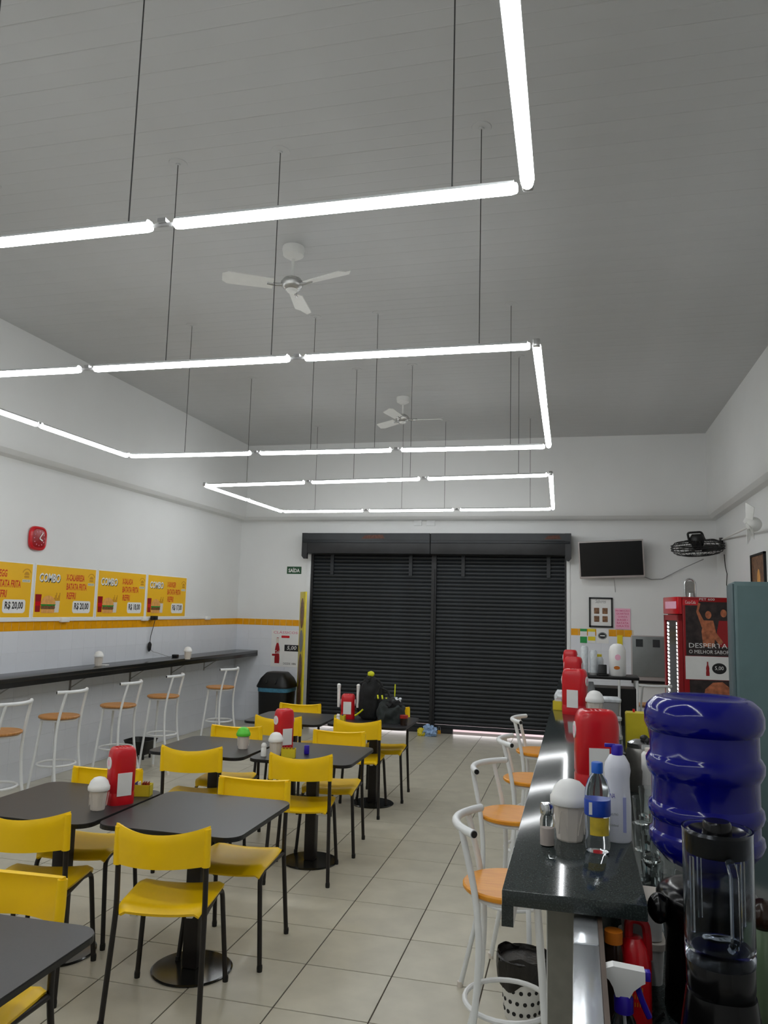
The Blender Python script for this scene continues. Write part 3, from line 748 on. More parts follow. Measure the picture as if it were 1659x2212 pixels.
# ------------------------------------------------------------------ things on the back wall, right of the shutter
tvb = B_BACK @ Matrix.Rotation(math.radians(2.9), 4, 'Z') @ Matrix.Rotation(math.radians(10), 4, 'X') @ Matrix.Rotation(math.radians(-3), 4, 'Y')
ta = py_(1250, 1170, YB - .2); tb = py_(1392, 1247, YB - .2)
t = thing('television', 'black flat screen television with grey bezel hung on the back wall', 'television', ((ta.x + tb.x) / 2, YB - .2, (ta.z + tb.z) / 2), basis=tvb)
W, H = tb.x - ta.x, (ta.z - tb.z) * 1.07
MB().box((0, 0, -.02), (W, H, .05), bevel=.008).build('casing', 'tvframe', t)
MB().box((0, .006, .006), (W - .035, H - .045, .004)).build('screen', 'screen', t, smooth=False)
MB().box((0, .05, -.09), (.22, .22, .10)).build('wall_mount', 'blackmet', t, smooth=False)
MB().tube([(.02, -H / 2 + .02, -.06), (.03, -H / 2 - .15, -.11), (.03, -H / 2 - .34, -.155)], .004, 6).build('cable', 'cable_w', t)

a = py_(1272, 1290, YB); b = py_(1324, 1356, YB)
t = thing('picture_frame', 'black framed white print with four small food photos', 'picture', ((a.x + b.x) / 2, YB, (a.z + b.z) / 2), basis=B_BACK)
W, H = b.x - a.x, a.z - b.z
flat('print', rect(-W / 2 + .01, -H / 2 + .01, W / 2 - .01, H / 2 - .01), .001, .009, 'paper', t)
fr = MB()
for (x0, y0, x1, y1) in ((-W / 2, -H / 2, W / 2, -H / 2 + .022), (-W / 2, H / 2 - .022, W / 2, H / 2), (-W / 2, -H / 2, -W / 2 + .022, H / 2), (W / 2 - .022, -H / 2, W / 2, H / 2)):
    fr.span((x0, y0, .0), (x1, y1, .022))
fr.build('frame', 'black', t, smooth=False)
for sx in (-1, 1):
    for sy in (0, 1): flat('food_print', rrect(sx * .055, -.09 + .11 * sy, .07, .08, .005, 2), .0101, .0008, 'photo2', t)
text('Sabores', -.07, .125, .14, .05, .0106, 'metbox', t, shear=.3)

a = py_(1328, 1314, YB); b = py_(1362, 1360, YB)
t = thing('notice', 'pink paper notice with magenta lettering taped to the wall', 'notice', ((a.x + b.x) / 2, YB - .008, (a.z + b.z) / 2), basis=B_BACK)
W, H = b.x - a.x, a.z - b.z
flat('sheet', rect(-W / 2, -H / 2, W / 2, H / 2), .001, .001, 'pink', t)
for k, s in enumerate(('PROMOÇÃO', 'QUARTA E', 'QUINTA', 'BURGER +', 'BATATA', 'GRATIS')):
    wln = W * (.9, .8, .6, .7, .75, .8)[k]; text(s, -wln / 2, H / 2 - .045 - .041 * k, wln, .026, .0025, 'pinkink', t, bold=.01)

def sheet(x0, y0, x1, y1, mm, label, name='paper_sheet'):
    a = py_(x0, y0, YB - .01); b = py_(x1, y1, YB - .01)
    t = thing(name, label, 'paper', ((a.x + b.x) / 2, YB - .010, (a.z + b.z) / 2), basis=B_BACK)
    W, H = b.x - a.x, a.z - b.z
    flat('sheet', rect(-W / 2, -H / 2, W / 2, H / 2), .001, .001, mm, t); return t, W, H
t, W, H = sheet(1253, 1358, 1268, 1389, 'paper', 'small white and green paper stuck on the tiles')
flat('print', rect(-W / 2, -H / 2, W / 2, -.01), .0022, .0005, 'lgreen', t); flat('print', rect(-W / 2, H / 2 - .035, W / 2, H / 2), .0022, .0005, 'lgreen', t)
t, W, H = sheet(1270, 1358, 1286, 1389, 'paper', 'small white and yellow paper stuck on the tiles')
flat('print', rect(-W / 2, -H / 2 + .03, W / 2, -.01), .0022, .0005, 'lyellow', t); flat('print', rect(-W / 2, H / 2 - .04, W / 2, H / 2), .0022, .0005, 'lyellow', t)
t, W, H = sheet(1288, 1357, 1315, 1390, 'paper', 'white paper with a round black emblem stuck on the tiles')
flat('emblem', ell(0, 0, .045, .035), .0022, .0005, 'pblack', t); flat('emblem', ell(0, 0, .06, .048, 24) , .0020, .0003, 'metbox', t)
flat('emblem', rect(-.032, -.006, .032, .008), .0028, .0004, 'paper', t)
t, W, H = sheet(1333, 1372, 1345, 1394, 'lyellow', 'narrow yellow strip stuck below the yellow tiles')
# meter box
a = py_(1363, 1372, YB - .05); b = py_(1445, 1473, YB - .05)
t = thing('meter_box', 'grey steel meter cabinet with two dark windows recessed in the wall', 'cabinet', ((a.x + b.x) / 2, YB, (a.z + b.z) / 2), basis=B_BACK)
W, H = b.x - a.x, a.z - b.z
MB().span((-W / 2, -H / 2, 0), (W / 2, H / 2, .04), bevel=.004).build('surround', 'tvframe', t)
MB().span((-W / 2 + .015, -H / 2 + .055, .03), (W / 2 - .05, H / 2 - .012, .055), bevel=.004).build('door', 'metbox', t)
for xx in (-.13, .085): MB().span((xx - .045, H / 2 - .15, .05), (xx + .045, H / 2 - .05, .058)).build('window', 'metwin', t, smooth=False)
MB().span((W / 2 - .045, -H / 2 + .05, .04), (W / 2 - .035, H / 2 - .01, .05)).build('hinge', 'steel', t, smooth=False)
MB().span((-W / 2, -H / 2 - .035, 0), (W / 2, -H / 2 - .002, .05)).build('sill', 'black', t, smooth=False)
# small wall boxes above the shutter
for k, (x0, x1) in enumerate(((895, 911), (922, 940))):
    a = py_(x0, 1120, YB); b = py_(x1, 1136, YB)
    o = MB().span((a.x, YB - .02, b.z), (b.x, YB - .001, a.z), bevel=.003).build('junction_box', 'whitemet')
    tag(o, 'small white junction box above the shutter, %s' % ('the left one of two' if k == 0 else 'the one nearer the television'), 'box')

# black wall fan in the corner (guard, blades, motor, bracket)
fc = py_(1507, 1182, 10.45)
t = thing('wall_fan', 'black caged wall fan turned to face down in the far corner', 'fan', fc, basis=Matrix.Rotation(math.radians(-4), 4, 'Y') @ Matrix.Rotation(math.radians(9), 4, 'X'))
R_ = .32
g = MB()
for (r, z) in ((R_, 0), (R_ * .99, .03), (R_ * .99, -.03), (R_ * .8, -.085), (R_ * .5, -.105), (R_ * .25, -.11), (R_ * .8, .07), (R_ * .5, .085)):
    g.tube([(r * math.cos(2 * PI * k / 30), r * math.sin(2 * PI * k / 30), z) for k in range(30)], .0065 if r > .3 else .0035, 6, True)
for k in range(28):
    c, s_ = math.cos(2 * PI * k / 28), math.sin(2 * PI * k / 28)
    g.tube([(.06 * c, .06 * s_, -.11), (R_ * .6 * c, R_ * .6 * s_, -.10), (R_ * .9 * c, R_ * .9 * s_, -.065), (R_ * c, R_ * s_, 0), (R_ * .85 * c, R_ * .85 * s_, .065), (.1 * c, .1 * s_, .09)], .0028, 5)
g.build('guard', 'black', t)
MB().lathe([(0, -.118), (.05, -.115), (.055, -.105), (0, -.10)], 20).build('guard_badge', 'fanmet', t)
for k in range(3):
    a0 = k * 2 * PI / 3
    def f(u, v, a0=a0):
        r = .05 + .22 * u; aa = a0 + (v - .5) * (1.25 - .2 * u); return (r * math.cos(aa), r * math.sin(aa), -.02 + (v - .5) * .06)
    MB().shell(f, 6, 6, .004).build('blade', 'black', t)
MB().lathe([(0, -.04), (.05, -.04), (.085, .06), (.085, .13), (.06, .165), (0, .165)], 20).build('motor', 'black', t)
MB().tube(bend([(-.09, 0, .06), (-.11, 0, .19), (.06, 0, .19), (.09, 0, .08), (.2, .05, .08), (.30, .12, .04)], .03), .014, 8).build('bracket', 'black', t)
MB().box((.315, .14, .02), (.05, .1, .14), bevel=.008).build('wall_plate', 'black', t)
o = MB().tube([(XR - .21, YB - .3, 2.46), (1.35, YB - .04, 2.34), (1.12, YB - .02, 2.21), (.98, YB - .02, 2.2), (.86, YB - .05, 2.24)], .006, 6).build('power_cable', 'cable_w')
tag(o, 'thin grey cable sagging from the black fan to the television', 'cable')
o = MB().tube([(XR - .015, 10.4, 2.5), (XR - .015, 10.35, 2.35), (XR - .015, 10.25, 2.25), (XR - .015, 10.3, 2.12), (XR - .015, 10.15, 1.98), (XR - .03, 9.9, 1.95)], .005, 6).build('power_cable', 'black')
tag(o, 'thin black cable hanging down the right wall behind the fridge', 'cable')

# white bare-blade fan on the right wall
fc = Vector((XR, 8.55, 2.70))
q0 = px_(1628, 1133, XR - .22); q1 = px_(1560, 1166, XR - .02)
t = thing('wall_fan', 'white bare-blade fan on a thin arm high on the right wall', 'fan', q0)
MB().tube([(0, 0, 0), (q1 - q0) * .3, (q1 - q0)], .011, 8).build('arm', 'fan', t)
MB().blob((0, 0, 0), (.07, .085, .07), 1, .02).build('motor', 'fan', t)
for k in range(4):
    a0 = k * PI / 2 + .5
    def f(u, v, a0=a0):
        r = .05 + .14 * u; s_ = (v - .5) * (.05 + .08 * u)
        return (-.02 + (v - .5) * .05 - .03 , -.06 + r * math.cos(a0) * .6 - s_ * math.sin(a0), r * math.sin(a0) + s_ * math.cos(a0))
    MB().shell(f, 6, 4, .005).build('blade', 'fan', t)

# framed photo on the right wall
a = px_(1625, 1197, XR); b = px_(1657, 1256, XR)
t = thing('picture_frame', 'small framed brown photo hanging on the right wall above the steel cabinet', 'picture', (XR, (a.y + b.y) / 2, (a.z + b.z) / 2 - .1), basis=B_RIGHT)
W, H = abs(a.y - b.y), .48
flat('print', rect(-W / 2 + .01, -H / 2 + .01, W / 2 - .01, H / 2 - .01), .001, .012, 'photo2', t)
flat('figure_print', ell(.02, -.05, .07, .13), .0131, .001, 'pbun', t)
fr = MB()
for (x0, y0, x1, y1) in ((-W / 2, -H / 2, W / 2, -H / 2 + .022), (-W / 2, H / 2 - .022, W / 2, H / 2), (-W / 2, -H / 2, -W / 2 + .022, H / 2), (W / 2 - .022, -H / 2, W / 2, H / 2)):
    fr.span((x0, y0, .0), (x1, y1, .025))
fr.build('frame', 'black', t, smooth=False)

# ------------------------------------------------------------------ drinks fridge
f0 = py_(1478, 1500, 9.0)
FR = math.radians(8.5)
t = thing('drinks_fridge', 'tall red drinks fridge with advert side panel and lit door edge', 'fridge', (f0.x, 9.0, 0), rz=FR)
FW, FD, FH = .62, .60, 1.93     # local: x = depth to the wall, y = width away from the camera
MB().span((0, 0, .06), (FW, FD, FH), bevel=.012).build('body', 'darkred', t)
MB().span((.02, .02, 0), (FW - .02, FD - .02, .06)).build('plinth', 'black', t, smooth=False)
MB().span((-.05, .0, 1.74), (.0, FD, FH), bevel=.01).build('header', 'red', t)
dr = MB()
for (y0, y1, z0, z1) in ((0, .05, .12, 1.73), (FD - .05, FD, .12, 1.73), (0, FD, .12, .18), (0, FD, 1.67, 1.73)):
    dr.span((-.045, y0, z0), (-.003, y1, z1))
dr = dr.build('door', 'darkred', t, smooth=False)
MB().span((-.03, .05, .18), (-.018, FD - .05, 1.67)).build('glass_pane', 'blackglossy', dr, smooth=False)
for yy in (.075, FD - .16):
    for k in range(34):
        zz = .25 + k * .0415
        MB().prism([(yy, zz), (yy + .06, zz + .006), (yy + .06, zz + .032), (yy, zz + .024)], -.034, -.031, Matrix(((0, 0, 1, 0), (1, 0, 0, 0), (0, 1, 0, 0), (0, 0, 0, 1)))).build('light_strip', 'led', dr, smooth=False)
fb = bpy.data.objects.new('advert', None)
fb_m = Matrix(((1, 0, 0, 0), (0, 0, -1, 0), (0, 1, 0, 0), (0, 0, 0, 1)))
def fside(name, poly, z, m):   # side panel facing the camera: coords x, z
    return MB().prism(poly, z, z + .0012, fb_m).build(name, m, t, smooth=False)
fside('advert_print', rect(.03, 1.30, FW, FH - .05), .001, 'photo')
for (hx, hz, bm_) in ((.27, 1.74, 'skin'), (.43, 1.76, 'skin')):
    fside('advert_print', ell(hx, hz, .032, .042), .0024, bm_)
    fside('advert_print', [(hx - .05, 1.68), (hx + .05, 1.68), (hx + .075, 1.56), (hx + .05, 1.40), (hx - .06, 1.40), (hx - .075, 1.56)], .0024, 'darkred' if hx > .3 else 'skin')
fside('advert_print', [(.20, 1.60), (.23, 1.66), (.17, 1.78), (.19, 1.86), (.165, 1.87), (.145, 1.77)], .0036, 'skin')
fside('advert_print', [(.30, 1.52), (.38, 1.42), (.42, 1.45), (.34, 1.56)], .0036, 'skin')
fside('advert_print', rect(.0, FH - .09, .17, FH - .03), .0024, 'red')
fside('advert_print', rect(.02, 1.05, FW, 1.295), .001, 'paper')
fside('advert_print', ell(.37, 1.17, .075, .058), .0024, 'pblack')
P = [(.16, 0), (.17, .2), (.14, .38), (.16, .52), (.13, .64), (.065, .78), (.06, .97), (.07, 1)]
fside('bottle_print', [(.25 + a_ * .11, 1.09 + b_ * .15) for a_, b_ in P] + [(.25 - a_ * .11, 1.09 + b_ * .15) for a_, b_ in reversed(P)], .0024, 'darkred')
fside('advert_print', rect(.06, .84, FW, 1.045), .001, 'photo')
fside('advert_print', [(.20, .84), (.22, .95), (.30, 1.02), (.40, 1.03), (.50, .95), (.53, .84)], .0024, 'skin')
fside('advert_print', rect(.06, .56, .58, .85), .0028, 'agreen')
fside('advert_print', ell(.47, .76, .075, .06), .004, 'pblack')
def ftext(s, x, z, w_, h_, off, m):
    o = text(s, x, z, w_, h_, off, m, t); o.matrix_local = fb_m; return o
ftext('DESPERTA', .06, 1.385, .40, .05, .0045, 'paper'); ftext('O MELHOR SABOR', .06, 1.325, .42, .038, .0045, 'paper')
ftext('5,00', .325, 1.15, .09, .045, .0045, 'paper'); ftext('5,00', .43, .745, .08, .04, .0058, 'paper')
ftext('QUANTO', .08, .80, .17, .03, .0045, 'paper'); ftext('MAIS CALOR,', .08, .745, .25, .03, .0045, 'paper'); ftext('MAIS REFRESCANTE', .08, .69, .32, .03, .0045, 'paper'); ftext('FICA', .08, .635, .11, .03, .0045, 'paper')
ftext('Coca-Cola', .03, FH - .075, .11, .035, .004, 'paper'); ftext('PET 600', .18, FH - .035, .16, .025, .004, 'paper')
MB().prism(rect(.05, 1.80, FD - .1, 1.88), 0, .001, Matrix(((0, 0, -1, -.0505), (1, 0, 0, 0), (0, 1, 0, 0), (0, 0, 0, 1)))).build('header_print', 'pink', t, smooth=False)
# chrome arch ornament on the fridge
a = py_(1491, 1290, 9.25)
t = thing('chrome_stand', 'small chrome arched bottle stand on top of the red fridge', 'stand', (a.x, 9.25, FH))
arch = [(-.055, 0, 0)] + [(-.055 * math.cos(PI * k / 10), 0, .145 + .06 * math.sin(PI * k / 10)) for k in range(11)] + [(.055, 0, 0)]
MB().tube(arch, .011, 10).build('outer_arch', 'chrome', t)
MB().tube([(p[0] * .55, .012, p[2] * .85) for p in arch], .007, 8).build('inner_arch', 'chrome', t)
MB().span((-.05, -.004, .002), (.05, .004, .18)).build('back_plate', 'steel', t, smooth=False)
MB().lathe([(0, 0), (.03, 0), (.022, .05), (0, .06)], 14, (0, -.035, 0)).build('cup', 'chrome', t)
# steel cabinet
c0 = py_(1585, 1256, 6.0)
t = thing('steel_cabinet', 'tall teal grey steel cabinet against the right wall', 'cabinet', (c0.x, 6.0, 0), rz=math.radians(-5))
CH_ = c0.z
MB().span((0, .004, .05), (.60, .45, CH_), bevel=.006).build('body', 'cab', t)
MB().span((.02, 0, .08), (.58, .006, CH_ - .03)).build('side_panel', 'cab', t, smooth=False)
dd = MB().span((-.012, .012, .07), (.0, .44, CH_ - .015), bevel=.003).build('door', 'cabdark', t)
MB().tube([(-.03, .08, 1.0), (-.03, .08, 1.15)], .008, 8).build('handle', 'steel', dd)
for xx in (.04, .56):
    for yy in (.04, .41): MB().cyl((xx, yy, 0), (xx, yy, .05), .018).build('foot', 'black', t)

# ------------------------------------------------------------------ counter
CT = 1.08
ctr = thing('bar_counter', 'long raised bar with glossy dark granite top and grey end panel', 'counter', (0, 2.0, 0))
MB().span((-.172, -.10, CT - .035), (.150, 5.75, CT), bevel=.003).build('granite_top', 'granite', ctr)
MB().span((-.172, -.10, CT - .08), (-.145, 5.75, CT - .034)).build('front_apron', 'granite', ctr, smooth=False)
MB().span((-.072, .0, 0), (.044, 5.7, CT - .036)).build('end_panel', 'panel', ctr, smooth=False)
MB().span((-.074, .0, 0), (-.072, 5.7, CT - .036)).build('front_panel', 'wall', ctr, smooth=False)
pw_ = thing('partition_wall', 'low partition with a shiny aluminium cap running out from the bar end', 'partition', (0.016, 1.45, 0))
MB().span((-.026, -.62, 0), (.026, .545, 1.02)).build('wall_core', 'panel', pw_, smooth=False)
MB().span((-.027, -.03 + .36, 1.02), (.0265, .545, 1.032), bevel=.003).build('metal_cap', 'alu', pw_)
MB().span((-.027, -.62, 1.02), (.0265, -.034 + .36, 1.032), bevel=.003).build('metal_cap', 'alu', pw_)
MB().span((.0265, -.62, .98), (.036, .545, 1.034)).build('edge_strip', 'brown', pw_, smooth=False)

# inner worktop
WZ = 0.80
wk = thing('worktop', 'grey green granite worktop behind the bar on a dark base', 'worktop', (.42, 3.6, 0))
MB().span((-.365, -2.6, WZ - .03), (.42, 3.3, WZ), bevel=.003).build('stone_top', 'granite', wk)
MB().span((-.30, -2.55, .08), (.40, 3.25, WZ - .03)).build('base_cabinet', 'panel', wk, smooth=False)
MB().span((-.28, -2.5, 0), (.38, 3.2, .08)).build('plinth', 'black', wk, smooth=False)

# ------------------------------------------------------------------ containers
def rsq(a, n=4): return sq(a, n)
def dispenser(loc, rz, label, h=.275, wx=.064, wy=.054):
    t = thing('napkin_dispenser', label, 'dispenser', loc, rz, 'red napkin dispensers')
    sh_ = lambda a: (sq(a, 3.4)[0] * wx, sq(a, 3.4)[1] * wy)
    MB().lathe([(0, 0), (.98, 0), (1.0, .008), (1.0, .05), (.97, .056), (.97, .06), (1.0, .066), (1.0, h - .055), (.985, h - .04), (.94, h - .022), (.86, h - .009), (.74, h - .001), (.6, h), (.55, h - .008), (.48, h - .014), (0, h - .014)], 40, shape=sh_).build('body', 'red', t)
    for s in (-1, 0, 1):
        MB().box((s * .016, 0, h - .008), (.009, wy * .95, .014), bevel=.003).build('top_rib', 'red', t)
    MB().prism(rect(-.036, .045, .036, .155), 0, .004, Matrix(((1, 0, 0, 0), (0, 0, -1, -wy + .001), (0, 1, 0, 0), (0, 0, 0, 1)))).build('napkins', 'paper', t, smooth=False)
    MB().prism(rect(-.036, .045, .036, .155), 0, .004, Matrix(((-1, 0, 0, 0), (0, 0, 1, wy - .001), (0, 1, 0, 0), (0, 0, 0, 1)))).build('napkins', 'paper', t, smooth=False)
    for s in (-1, 1):
        mm = Matrix(((0, 0, s, s * (wx - .0015)), (s, 0, 0, 0), (0, 1, 0, 0), (0, 0, 0, 1)))
        MB().prism(ell(0, h - .075, .03, .03), 0, .004, mm).build('sticker', 'paper', t, smooth=False)
        for k in (-1, 0, 1): MB().prism(rrect(k * .012, h - .075, .005, .034 - .008 * abs(k), .002, 2), .004, .005, mm).build('sticker_print', 'pink', t, smooth=False)
    return t
def pot(loc, label, lid='white', s=1.0, rz=0.2):
    t = thing('sugar_pot', label, 'pot', loc, rz, 'domed pots')
    t.scale = (s, s, s)
    MB().lathe([(0, 0), (.032, 0), (.034, .004), (.044, .095), (0, .095)], 10).build('cup', 'ivory', t, ang=15)
    for k in range(5):
        a = 2 * PI * k / 5 + .3
        d = Vector((math.cos(a), math.sin(a), 0)); e = Vector((-d.y, d.x, 0))
        MB().tube([d * (.0365 + .011 * (.02 + .06 * math.sin(PI * q / 8)) / .09) * 1.0 + e * ((q / 8 - .5) * .024) + Vector((0, 0, .02 + .06 * math.sin(PI * q / 8))) for q in range(9)], .0012, 4).build('relief_arch', 'ivory', t)
    MB().lathe([(0, .090), (.049, .090), (.0505, .094), (.0505, .108), (.047, .113), (.040, .132), (.026, .146), (.01, .151), (0, .152)], 32).build('lid', lid, t)
    return t
def sbox(loc, rz, label, sach, gl):
    t = thing('sachet_box', label, 'box', loc, rz, 'yellow sachet boxes')
    w_, d_, h_ = .095, .062, .058
    mb = MB()
    mb.span((-w_ / 2, -d_ / 2, 0), (w_ / 2, d_ / 2, .003))
    for s in (-1, 1):
        mb.span((s * (w_ / 2 - .0015) - .0015, -d_ / 2, 0), (s * (w_ / 2 - .0015) + .0015, d_ / 2, h_)); mb.span((-w_ / 2, s * (d_ / 2 - .0015) - .0015, 0), (w_ / 2, s * (d_ / 2 - .0015) + .0015, h_))
    mb.build('tray', 'ylabel', t, smooth=False)
    MB().span((-.001, -d_ / 2 + .003, .003), (.001, d_ / 2 - .003, h_ - .004)).build('divider', 'ylabel', t, smooth=False)
    for k, m_ in enumerate(sach):
        x = (-.5 + (k + .5) / len(sach)) * (w_ - .02)
        p = Matrix.Translation(loc) @ Matrix.Rotation(rz, 4, 'Z') @ Vector((x, random.uniform(-.004, .004), .0365))
        def f(u, v): return ((u - .5) * .002, (v - .5) * .044, (u - .5) * .062) if False else (.0015 * math.sin(PI * u) * math.sin(PI * v), (v - .5) * .044, (u - .5) * .064)
        o = MB().shell(f, 5, 4, .003).build('sauce_sachet', m_)
        o.location = p; o.rotation_euler = (0, random.uniform(-.18, .18), rz)
        cn = {'sachet_r': 'red', 'sachet_p': 'purple', 'sachet_w': 'white'}[m_]
        tag(o, '%s sauce sachet upright in the yellow box %s' % (cn, gl), 'sachet', '%s sachets in the box %s' % (cn, gl))
    return t
def shaker(loc, label, s=1.0, body='white', cap='white'):
    t = thing('salt_shaker', label, 'shaker', loc); t.scale = (s, s, s)
    MB().lathe([(0, 0), (.019, 0), (.02, .004), (.018, .05), (.014, .06), (0, .06)], 18).build('body', body, t)
    MB().lathe([(0, .058), (.016, .058), (.018, .064), (.017, .076), (.010, .086), (0, .088)], 18).build('cap', cap, t)
    return t
TZ = .716
# table with the large white pot
pot((-2.262, 3.455, TZ), 'large white domed sugar pot beside a red dispenser on a dark table', s=1.02)
dispenser((-2.235, 3.60, TZ), math.radians(52), 'red napkin dispenser beside the large white pot on a dark table')
sbox((-2.215, 3.775, TZ), math.radians(14), 'yellow plastic sachet box beside the large white pot', ['sachet_p', 'sachet_w', 'sachet_r', 'sachet_r', 'sachet_r'], 'by the large pot')
pot((-2.285, 5.20, TZ), 'sugar pot with a bright green domed lid on a dark table', 'green', .98)
# table with pot and small shaker
dispenser((-2.00, 5.24, TZ), math.radians(50), 'red napkin dispenser behind the white pot and small shaker', h=.285)
pot((-1.985, 5.06, TZ), 'white domed sugar pot beside a small white shaker and yellow box', s=1.0)
shaker((-2.045, 5.00, TZ), 'small white salt shaker beside a white domed pot on a dark table')
sbox((-1.875, 5.02, TZ), math.radians(16), 'yellow plastic sachet box beside the small white shaker', ['sachet_r', 'sachet_r', 'sachet_r', 'sachet_p'], 'by the small shaker')
o = MB().box((-1.80, 5.17, TZ + .03), (.035, .025, .06), Matrix.Rotation(.3, 3, 'Z'), bevel=.006).build('sauce_bottle', 'purple'); tag(o, 'small purple packet standing behind the yellow sachet box', 'packet')
# table with black bags
d3 = dispenser((-2.03, 6.93, TZ), math.radians(8), 'red napkin dispenser flanked by two white tubes near the black bags', h=.22)
for s in (-1, 1):
    MB().cyl((s * .087, 0, .10), (s * .09, 0, .285), .013, .015, 12).build('straw_tube', 'white', d3)
    MB().lathe([(0, .27), (.016, .27), (.018, .30), (.010, .31), (0, .31)], 10, (s * .09, 0, 0)).build('straw_tips', 'white', d3)
sbox((-2.035, 6.70, TZ), math.radians(6), 'yellow plastic sachet box in front of the dispenser with white tubes', ['sachet_r', 'sachet_r', 'sachet_p'], 'by the white tubes')
shaker((-2.03, 6.63, TZ), 'small white salt shaker beside the black bags', .9)
# backpack and slumped bag
t = thing('backpack', 'black backpack with yellow tag standing on a dark table', 'bag', (-1.83, 6.98, TZ))
MB().blob((0, 0, .17), (.105, .10, .19), 2, .16, 2.2, 4, flat=0.0, pw=.75).build('body', 'fabric', t)
MB().blob((-.01, .0, .335), (.06, .06, .06), 5, .25, 3, 3).build('top_flap', 'fabric', t)
MB().tube(bend([(-.06, .02, .33), (-.125, .02, .30), (-.13, .02, .12), (-.10, .02, .02)], .06), .016, 8).build('strap', 'fabric', t)
MB().blob((.0, -.02, .405), (.032, .02, .025), 1, .2).build('yellow_tag', 'bagyellow', t)
MB().tube(bend([(.06, -.05, .36), (.11, -.06, .33), (.14, -.06, .22), (.10, -.08, .12)], .04), .012, 8).build('strap', 'fabric', t)
MB().tube([(-.11, -.13, .04), (-.06, -.14, .075), (-.035, -.14, .10)], .008, 6).build('zip_pull', 'bagyellow', t)
t = thing('slouch_bag', 'grey black slouched bag with yellow zip pulls on a dark table', 'bag', (-1.612, 6.88, TZ))
MB().blob((0, 0, .075), (.118, .115, .135), 9, .3, 2.6, 4, flat=0.0, pw=.85).build('body', 'fabric_g', t)
MB().blob((.02, -.02, .16), (.085, .085, .06), 4, .3, 3, 3).build('flap', 'fabric', t)
for (x, z) in ((-.115, .235), (-.075, .235), (-.035, .215)):
    MB().tube([(x, -.06, z), (x + .01, -.075, z - .03)], .008, 6).build('zip_pull', 'bagyellow', t)
MB().tube([(-.135, -.06, .20), (-.10, -.03, .30), (-.03, -.02, .27), (.0, -.04, .2)], .012, 8).build('handle', 'fabric', t)
t = thing('plastic_bag', 'crumpled white plastic bag lying on the slouched black bag', 'bag', (-1.575, 6.86, TZ + .190))
MB().blob((0, 0, .0), (.055, .04, .03), 6, .6, 5, 3).build('film', 'bagclear', t)
o = MB().tube([(-1.590, 6.90, TZ + .2), (-1.587, 6.90, TZ + .33)], .006, 6).build('pencil', 'bagyellow'); tag(o, 'thin yellow stick poking up from the slouched bag', 'stick')
t = thing('condiment_cup', 'small red and brown cup at the end of the table with bags', 'cup', (-1.465, 6.74, TZ))
MB().lathe([(0, 0), (.03, 0), (.035, .06), (0, .06)], 16).build('cup', 'amber', t); MB().lathe([(0, .06), (.037, .06), (.037, .085), (0, .088)], 16).build('lid', 'sachet_r', t)
# pots on the wall bar
g1 = pz(212, 1438, 1.045); g2 = pz(405, 1424, 1.045)
pot((g1.x, g1.y, 1.045), 'white domed sugar pot on the black wall bar, nearer the clock', s=1.0)
pot((g2.x, g2.y, 1.045), 'white domed sugar pot on the black wall bar, nearer the back corner', s=1.0)
o = MB().box((g1.x + .04, g1.y + .06, 1.050), (.06, .07, .01), bevel=.003).build('napkin_pad', 'paper'); tag(o, 'small white pad beside the pot on the wall bar', 'pad')
# black crate under the wall bar
t = thing('crate', 'small black plastic crate on the floor under the wall bar', 'crate', (-4.72, 7.95, 0))
MB().lathe([(0, .05), (.10, .05), (.15, .20), (.155, .205), (.145, .205), (.11, .07), (0, .07)], 28, shape=sqr).build('tub', 'black', t)
for s in (-.08, .08):
    for q in (-.07, .07): MB().cyl((s, q, 0), (s, q, .055), .012).build('leg', 'black', t)
# bag on the floor near the shutter
bp_ = pz(924, 1588, 0)
t = thing('plastic_bag', 'crumpled pale blue and yellow plastic bag on the floor by the shutter', 'bag', (bp_.x, bp_.y - .05, 0))
MB().blob((.03, 0, .055), (.10, .09, .085), 3, .55, 3.5, 4, flat=0.0).build('film', 'bluebag', t); MB().blob((-.075, -.03, .045), (.055, .06, .06), 8, .5, 3, 3, flat=0.0).build('contents', 'ylabel', t)
bp_ = pz(950, 1584, 0)
t = thing('padlock', 'small brass padlock at the foot of the shutter post', 'padlock', (bp_.x, bp_.y - .06, 0))
MB().box((0, 0, .025), (.045, .02, .05), bevel=.005).build('lock_body', 'pgold', t); MB().tube(bend([(-.015, 0, .045), (-.015, 0, .1), (.015, 0, .1), (.015, 0, .045)], .02), .005, 6).build('shackle', 'chrome', t)

# ------------------------------------------------------------------ things on the counter
t = thing('salt_shaker', 'glass salt shaker with chrome cap on the granite counter', 'shaker', (-.083, 2.285, CT))
MB().lathe([(0, 0), (.018, 0), (.0195, .004), (.0195, .07), (.017, .078), (.0155, .084), (.0, .084)], 20).build('glass', 'glass', t)
MB().lathe([(0, .003), (.0165, .003), (.0165, .048), (0, .052)], 20).build('salt', 'salt', t)
MB().lathe([(0, .083), (.0175, .083), (.019, .088), (.019, .108), (.016, .114), (0, .116)], 20).build('cap', 'chrome', t)
pot((-.022, 2.365, CT), 'white domed sugar pot beside the water bottle on the granite counter', s=1.10)
